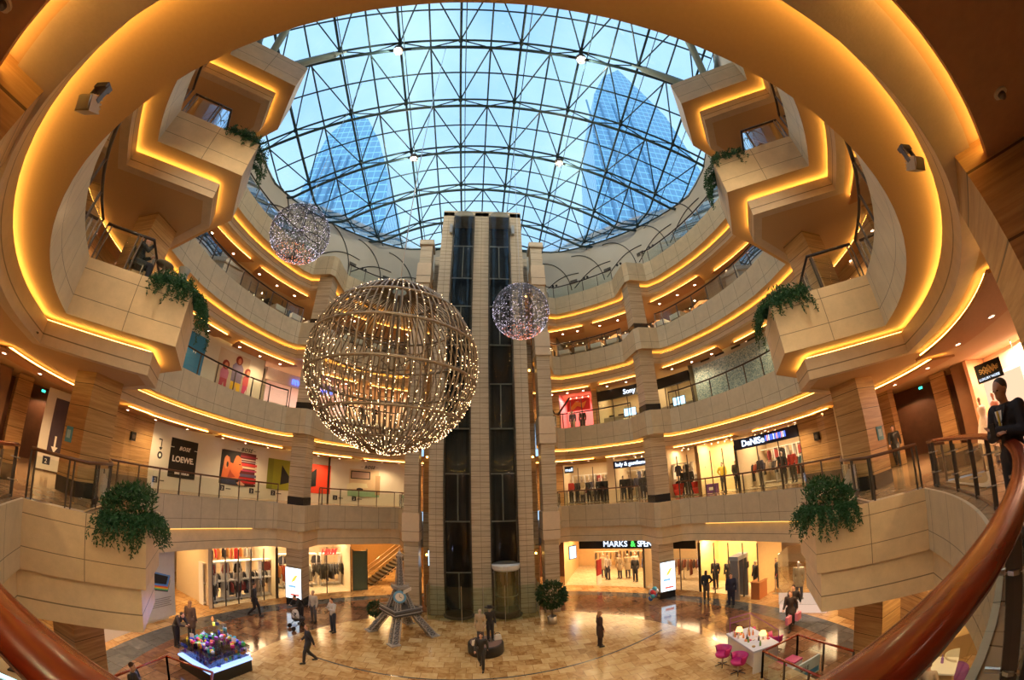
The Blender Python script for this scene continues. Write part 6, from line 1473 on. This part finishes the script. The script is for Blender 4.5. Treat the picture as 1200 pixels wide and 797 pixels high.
for i, (k, deg) in enumerate(((0, 51.0), (0, 49.3), (4, 47.6), (0, 46.0), (2, 44.3), (0, 42.5))):
    mannequin(k, 2, deg, SD + random.uniform(.5, 1.1), 'dressed mannequin in the window under the lady sign, first gallery', 'mannequins under the lady sign', random.uniform(-.5, .5))
for deg in (35.5, 34.0): mannequin(0, 2, deg, SD + .7, 'black suited mannequin in the window right of the right column', 'mannequins right of the right column', 0)
for deg, k in ((17.4, 4), (12.4, 0), (10.2, 3), (7.2, 2)): mannequin(k, 2, deg, SD + .9, 'dressed mannequin in the window below the dark blue white-lettered sign', 'mannequins below the dark blue white-lettered sign', random.uniform(-.4, .4))
for deg, k in ((57.3, 1), (55.6, 2), (52.8, 1), (51.0, 1), (49.5, 2), (48.0, 0), (45.8, 4)): mannequin(k, 1, deg, random.uniform(2.2, 3.6), 'dressed mannequin inside the ground floor shop with the long black sign', 'mannequins in the ground floor shop with the long black sign', random.uniform(-.6, .6))
for deg, k in ((26.5, 0), (23.2, 0), (19.8, 1), (16.6, 0)): mannequin(k, 1, deg, 1.7, 'dark dressed mannequin in the amber lit ground floor window near the security gate', 'mannequins in the amber window', random.uniform(-.4, .4))
for i, (x, y, k, lab) in enumerate(((14.1, 13.5, 1, 'mannequin in a patterned jacket seated low on the glowing window stage'), (14.7, 12.7, 3, 'tall mannequin in a dark top and pale skirt on the glowing window stage'))):
    m = dup(MP[k], (x, y, .41), 2.2, lab, 'mannequins on the glowing stage')
dm = dup(MP[1], (.05, 16.0, .485), PI * .9, 'beige coated mannequin standing on the round black display drum', 'mannequins on the drum'); dm.scale = (.86,) * 3
dm = dup(MP[0], (.45, 16.15, .485), PI * 1.1, 'black dressed mannequin with a wide black hat on the round display drum', 'mannequins on the drum'); dm.scale = (.90,) * 3
bm = NB(); lathe(bm, [(0, 1.80), (.10, 1.79), (.11, 1.72), (.24, 1.70), (.24, 1.69), (0, 1.69)], seg=16); obj('hat', bm, BLACK, dm)
for deg in (155, 161): mannequin(2, 1, deg, 1.6, 'pale dressed mannequin in the windows of the fashion store left of the left column', 'mannequins left of the left column', 0)
mannequin(4, 3, 63.4, SD + .6, 'dark dressed mannequin in the pink shop, left one', 'mannequins in the pink shop'); mannequin(0, 3, 60.6, SD + .6, 'dark dressed mannequin in the pink shop, right one', 'mannequins in the pink shop')
# ------------------------------------------------------------------ clothes rails
def rk(lv, deg, d, n, w, label, cols=None, turn=0.0, h=1.45, zo=0.0):
    (x, y), rz = ring_frame(deg, d); rack(label, n, (x, y, LZ[lv] + zo), rz + turn, w, cols, h)
DKC = [(.02, .02, .025), (.04, .035, .04), (.07, .08, .14), (.03, .02, .02)]
for q, (deg, d) in enumerate(((64.5, 4.6), (60.5, 5.6), (57.5, 4.4), (50.0, 4.6), (46.5, 5.4), (43.0, 4.6))): rk(2, deg, d + .4, 6, 1.7, 'clothes rail deep inside the first gallery shops right of the lift tower', DKC + [(.30, .05, .05), (.4, .3, .2)], 0, 1.5)
for deg in (35.8, 32.6): rk(2, deg, 4.8, 6, 1.6, 'clothes rail inside the first gallery shop right of the right column', GCOL)
for deg, d in ((18.5, 4.4), (15.5, 5.6), (11.5, 5.6), (8.3, 4.6)): rk(2, deg, d, 8, 1.7, 'clothes rail inside the shop below the dark blue white-lettered sign', [(.05, .05, .06), (.35, .08, .04), (.05, .15, .18), (.5, .4, .3)])
for deg, h in ((160.6, 1.5), (156.6, 1.5), (152.2, 1.5), (149.2, 1.5)): rk(1, deg, 2.0, 9, 1.5, 'clothes rail in the front windows of the fashion store left of the left column', [(.02, .02, .025), (.03, .03, .04), (.55, .52, .48)], 0, h)
for deg in (159, 154.5, 150.5): rk(1, deg, 3.9, 6, 1.8, 'high clothes rail at the back of the fashion store left of the left column', [(.03, .03, .04), (.5, .5, .5), (.6, .28, .10), (.6, .05, .05)], 0, 2.5)
for deg, c in ((142.5, [(.55, .12, .04), (.6, .3, .1)]), (138.0, [(.5, .48, .45), (.03, .03, .03)]), (132.0, [(.02, .02, .02)]), (129.0, [(.02, .02, .02), (.1, .1, .12)])): rk(1, deg, 2.6, 9, 1.6, 'clothes rail in the store under the red letters', c, 0, 1.6)
for deg, d in ((58.5, 6.0), (54, 6.6), (50, 6.0), (46, 5.0)): rk(1, deg, d, 7, 2.0, 'clothes rail inside the ground floor shop with the long black sign', [(.3, .22, .15), (.05, .05, .05), (.5, .4, .3)])
for deg in (40.0, 34.0): rk(1, deg, 3.2, 8, 1.8, 'clothes rail in the ground floor shop right of the right column', [(.3, .08, .04), (.1, .05, .05), (.4, .3, .25)])
# ------------------------------------------------------------------ cafe tables of the third gallery, with white cloths
ct = None
for side, rng in (('right', [26 + 5.2 * k for k in range(8)]), ('left', [118 + 5.2 * k for k in range(8)])):
    for i, deg in enumerate(rng):
        (x, y), rz = ring_frame(deg, 1.0); lab = 'cafe table with a white cloth along the rail of the third gallery, %s side' % side
        if ct is None:
            ct = thing('cafe_table', lab, 'table', (x, y, Z4), rz, 'white clothed tables of the third gallery')
            bm = NB(); box(bm, (0, 0, .73), (.8, .8, .03)); prism(bm, [(-.43, -.43), (.43, -.43), (.43, .43), (-.43, .43)], .40, .745); obj('tablecloth', bm, INKW, ct); bm = NB(); tube(bm, [(0, 0, 0), (0, 0, .5)], .04, 8); box(bm, (0, 0, .015), (.45, .45, .03)); obj('pedestal', bm, BLACK, ct)
        else: dup(ct, (x, y, Z4), rz, lab)
cc = None
for side, rng in (('right', [28.6 + 5.2 * k for k in range(8)]), ('left', [120.6 + 5.2 * k for k in range(8)])):
    for i, deg in enumerate(rng):
        (x, y), rz = ring_frame(deg, 1.1); lab = 'dark cafe chair between the white clothed tables of the third gallery, %s side' % side
        if cc is None:
            cc = thing('cafe_chair', lab, 'chair', (x, y, Z4), rz, 'cafe chairs of the third gallery'); bm = NB(); box(bm, (0, 0, .45), (.44, .44, .06)); obj('seat', bm, BLACK, cc); bm = NB(); box(bm, (.2, 0, .72), (.05, .42, .5)); obj('backrest', bm, BLACK, cc)
            for sx in (-.18, .18):
                for sy in (-.18, .18): bm = NB(); tube(bm, [(sx, sy, 0), (sx, sy, .44)], .016, 5); obj('leg', bm, BLACK, cc)
        else: dup(cc, (x, y, Z4), rz + PI * (i % 2), lab)
# televisions and counters of the electronics shops
for deg, lab in ((47.8, 'lit television on a white stand below the Sony sign'), (34.6, 'lit television in the second gallery shop right of the right column')):
    (x, y), rz = ring_frame(deg, SD + .9); t = thing('television', lab, 'television', (x, y, Z3), rz); bm = NB(); box(bm, (0, .1, .35), (1.1, .4, .7)); obj('stand', bm, INKW, t); bm = NB(); box(bm, (0, 0, 1.12), (1.0, .06, .62)); obj('case', bm, BLACK, t); flat(t, 'screen', rectp(-.46, .46, .84, 1.40), SCREEN, .035)
for i, deg in enumerate((53.5, 51, 44.5, 41.5, 37.5, 31.5)):
    (x, y), rz = ring_frame(deg, SD + 1.6); t = thing('shop_counter', 'pale display counter inside the electronics shops of the second gallery', 'counter', (x, y, Z3), rz, 'counters of the electronics shops'); bm = NB(); box(bm, (0, 0, .5), (1.3, .5, 1.0)); obj('body', bm, P((.45, .42, .36)), t); bm = NB(); box(bm, (0, 0, 1.02), (1.36, .56, .04)); obj('top', bm, INKW, t)
    bm = NB(); box(bm, (0, 0, 1.12), (.4, .2, .16)); obj('goods', bm, BLACK, t)
for i, deg in enumerate((147, 143, 139, 134.5, 130.5, 124, 118)):
    (x, y), rz = ring_frame(deg, SD + 1.5); t = thing('display_shelf', 'white low display shelf in the pale shops on the left of the second gallery', 'shelf', (x, y, Z3), rz, 'display shelves on the left of the second gallery'); bm = NB(); box(bm, (0, 0, .45), (1.5, .5, .9)); obj('body', bm, INKW, t); bm = NB(); box(bm, (0, -.255, .45), (1.4, .01, .06)); obj('violet_band', bm, P((.35, .28, .6)), t)
# red chairs and violet box in the first gallery windows
for i, deg in enumerate((36.8, 32.0)):
    (x, y), rz = ring_frame(deg, SD + .45); t = thing('red_armchair', 'bright red bucket chair in the window right of the right column, %s one' % ('left' if i == 0 else 'right'), 'chair', (x, y, Z2), rz); bm = NB(); lathe(bm, [(.25, .1), (.36, .45), (.30, .47), (0, .40)], seg=16); obj('seat', bm, P((.70, .02, .01)), t, True); bm = NB(); lathe(bm, [(.33, .42), (.40, .85), (.35, .87), (.28, .45)], seg=14, a0=-.2, a1=PI + .2); obj('backrest', bm, P((.70, .02, .01)), t, True)
(x, y), rz = ring_frame(28.6, SD + .6); t = thing('violet_box', 'violet crate standing in the cream lit window', 'crate', (x, y, Z2), rz); bm = NB(); box(bm, (0, 0, .3), (.7, .4, .6)); obj('crate', bm, P((.20, .08, .30)), t); bm = NB(); box(bm, (0, -.21, .3), (.3, .01, .2)); obj('label', bm, INKW, t)
# cameras under the first gallery edge
for deg, s in ((63, 'right'), (150, 'left'), (25, 'far right')):
    p = optd(deg, .55); t = thing('security_camera', 'small pale dome camera under the gallery beam, %s' % s, 'camera', (p[0], p[1], Z2 - BD + .05 if s != 'right' else Z3 - 1.56)); bm = NB(); lathe(bm, [(0, .0), (.09, 0), (.09, -.06), (0, -.06)], seg=12); obj('mount', bm, WHITE, t); bm = NB(); ellipsoid(bm, (0, 0, -.08), (.075, .075, .07), 10); obj('dome', bm, P((.25, .25, .25)), t)

# white display frames and tables that fill the shop windows
DF = None
def shelving(lv, deg, d, label, group):
    global DF
    (x, y), rz = ring_frame(deg, d)
    if DF is None:
        DF = thing('shelving_unit', label, 'shelving unit', (x, y, LZ[lv]), rz, group)
        for q in (-.7, .7): bm = NB(); box(bm, (q, 0, 1.1), (.05, .4, 2.2)); obj('upright', bm, WHITE, DF)
        for zz in (.12, 1.15, 2.2): bm = NB(); box(bm, (0, 0, zz), (1.45, .42, .05)); obj('shelf', bm, WHITE, DF)
        return DF
    return dup(DF, (x, y, LZ[lv]), rz, label, group)
for deg in (161, 158, 155, 152, 149.5): shelving(1, deg, 1.7, 'white display frame in the windows of the fashion store left of the left column', 'white frames left of the left column')
for deg in (143, 139.5, 136, 130): shelving(1, deg, 2.9, 'white display frame in the store under the red letters', 'white frames under the red letters')
for deg in (36, 33): shelving(2, deg, 3.6, 'white display frame in the first gallery shop right of the right column', 'white frames right of the right column')
for deg in (19, 16, 13.5, 11, 8): shelving(2, deg, 6.0, 'white display frame at the back of the shop below the dark blue white-lettered sign', 'white frames below the dark blue sign')
for deg in (64, 61, 58.5, 51, 48, 45): shelving(2, deg, 6.2, 'white display frame at the back of the first gallery shops right of the lift tower', 'white frames right of the lift tower')
random.seed(5)
for (lv, a, b, d, n, lab, gg) in ((1, 147.5, 162.5, 1.7, 26, 'folded or hung garment on the white frames, store left of the left column', 'stock on the white frames left of the left column'), (1, 128, 145, 2.9, 14, 'folded or hung garment on the white frames under the red letters', 'stock on the frames under the red letters'), (2, 6.5, 20, 6.0, 16, 'garment on the back frames below the dark blue white-lettered sign', 'stock below the dark blue sign'), (2, 31, 38, 3.6, 8, 'garment on the frames right of the right column', 'stock right of the right column'), (2, 42, 66, 6.2, 16, 'garment on the back frames right of the lift tower', 'stock right of the lift tower')):
    for i in range(n):
        deg = random.uniform(a, b); (x, y), rz = ring_frame(deg, d - random.uniform(0, .15)); zz = random.choice((1.12, 2.17))
        garment(Vector((x, y, LZ[lv] + zz)), rz + random.choice((0, PI / 2, PI / 2)), random.choice([(.02, .02, .025), (.04, .035, .04), (.35, .30, .25), (.30, .05, .05), (.55, .5, .44), (.07, .08, .14)]), lab, gg, random.choice((0, 2)))
# ------------------------------------------------------------------ downlights and room lamps
def spot(parent, loc, energy, col=(1, .66, .32), size=2.3, blend=.8, r=.06):
    d = bpy.data.lights.new('lamp', 'SPOT'); d.energy = energy; d.color = col; d.spot_size = size; d.spot_blend = blend; d.shadow_soft_size = r
    o = bpy.data.objects.new('lamp', d); o.location = loc; link(o, parent); return o
DLE = emit('downlight_glow', (1.0, .62, .42), 40)
dl0 = None
for lv, z in {2: Z2, 3: Z3, 4: Z4, 5: Z5}.items():
    zz = z - BD - .165 if lv > 2 else z - BD
    for a, b in dn:
        near = a > 180 or a < 0
        dd = 2.0
        if near: dd = 2.0
        if (187 < a < 220) or (-40 < a < -3): dd = 2.6
        nn = 3
        for k in range(nn):
            deg = a + (b - a) * (k + .6) / nn
            p = optd(deg, dd)
            lab = 'small warm recessed downlight in the ceiling below the %s gallery, %s side' % (ORD[lv], 'left' if 90 < deg % 360 < 270 else 'right')
            if dl0 is None:
                dl0 = thing('downlight', lab, 'ceiling lamp', (p[0], p[1], zz), 0, 'recessed downlights of the galleries')
                bm = NB(); lathe(bm, [(.10, 0), (.10, -.02), (.07, -.02), (.07, .0)], seg=12); obj('trim_ring', bm, CHROME, dl0)
                bm = NB(); lathe(bm, [(0, -.012), (.07, -.012)], seg=12); obj('bulb', bm, DLE, dl0)
            else: dup(dl0, (p[0], p[1], zz), 0, lab)
        if True:
            p = optd((a + b) / 2, 1.5); spot(None, (p[0], p[1], z - BD - .3), LAMPS * (1.5 if lv == 2 else 1.0), size=2.6)
# point lights added below the roof lamps and rim spots without fixtures brighten the void
for (x, y) in ((-4.85, 9.2), (5.3, 9.2), (-4.6, 17.0), (5.4, 16.9)):
    d = bpy.data.lights.new('lamp', 'POINT'); d.energy = ROOFL; d.color = (1, .86, .62); d.shadow_soft_size = .06
    o = bpy.data.objects.new('lamp', d); o.location = (x, y, zroof(x, y) - .72); link(o)
for s in (1, -1):
    for (x, y, z) in ((CX + s * 1.2, .95, Z3 - FD - .1), (CX + s * 5.4, 2.35, Z4 - FD - .1)):
        d = bpy.data.lights.new('lamp', 'SPOT'); d.energy = RIML; d.color = (1, .82, .55); d.spot_size = 2.6; d.spot_blend = .5; d.shadow_soft_size = .1
        o = bpy.data.objects.new('lamp', d); o.location = (x, y, z); v = Vector((CX, 20, 6)) - Vector((x, y, z)); o.rotation_euler = v.to_track_quat('-Z', 'Y').to_euler(); link(o)
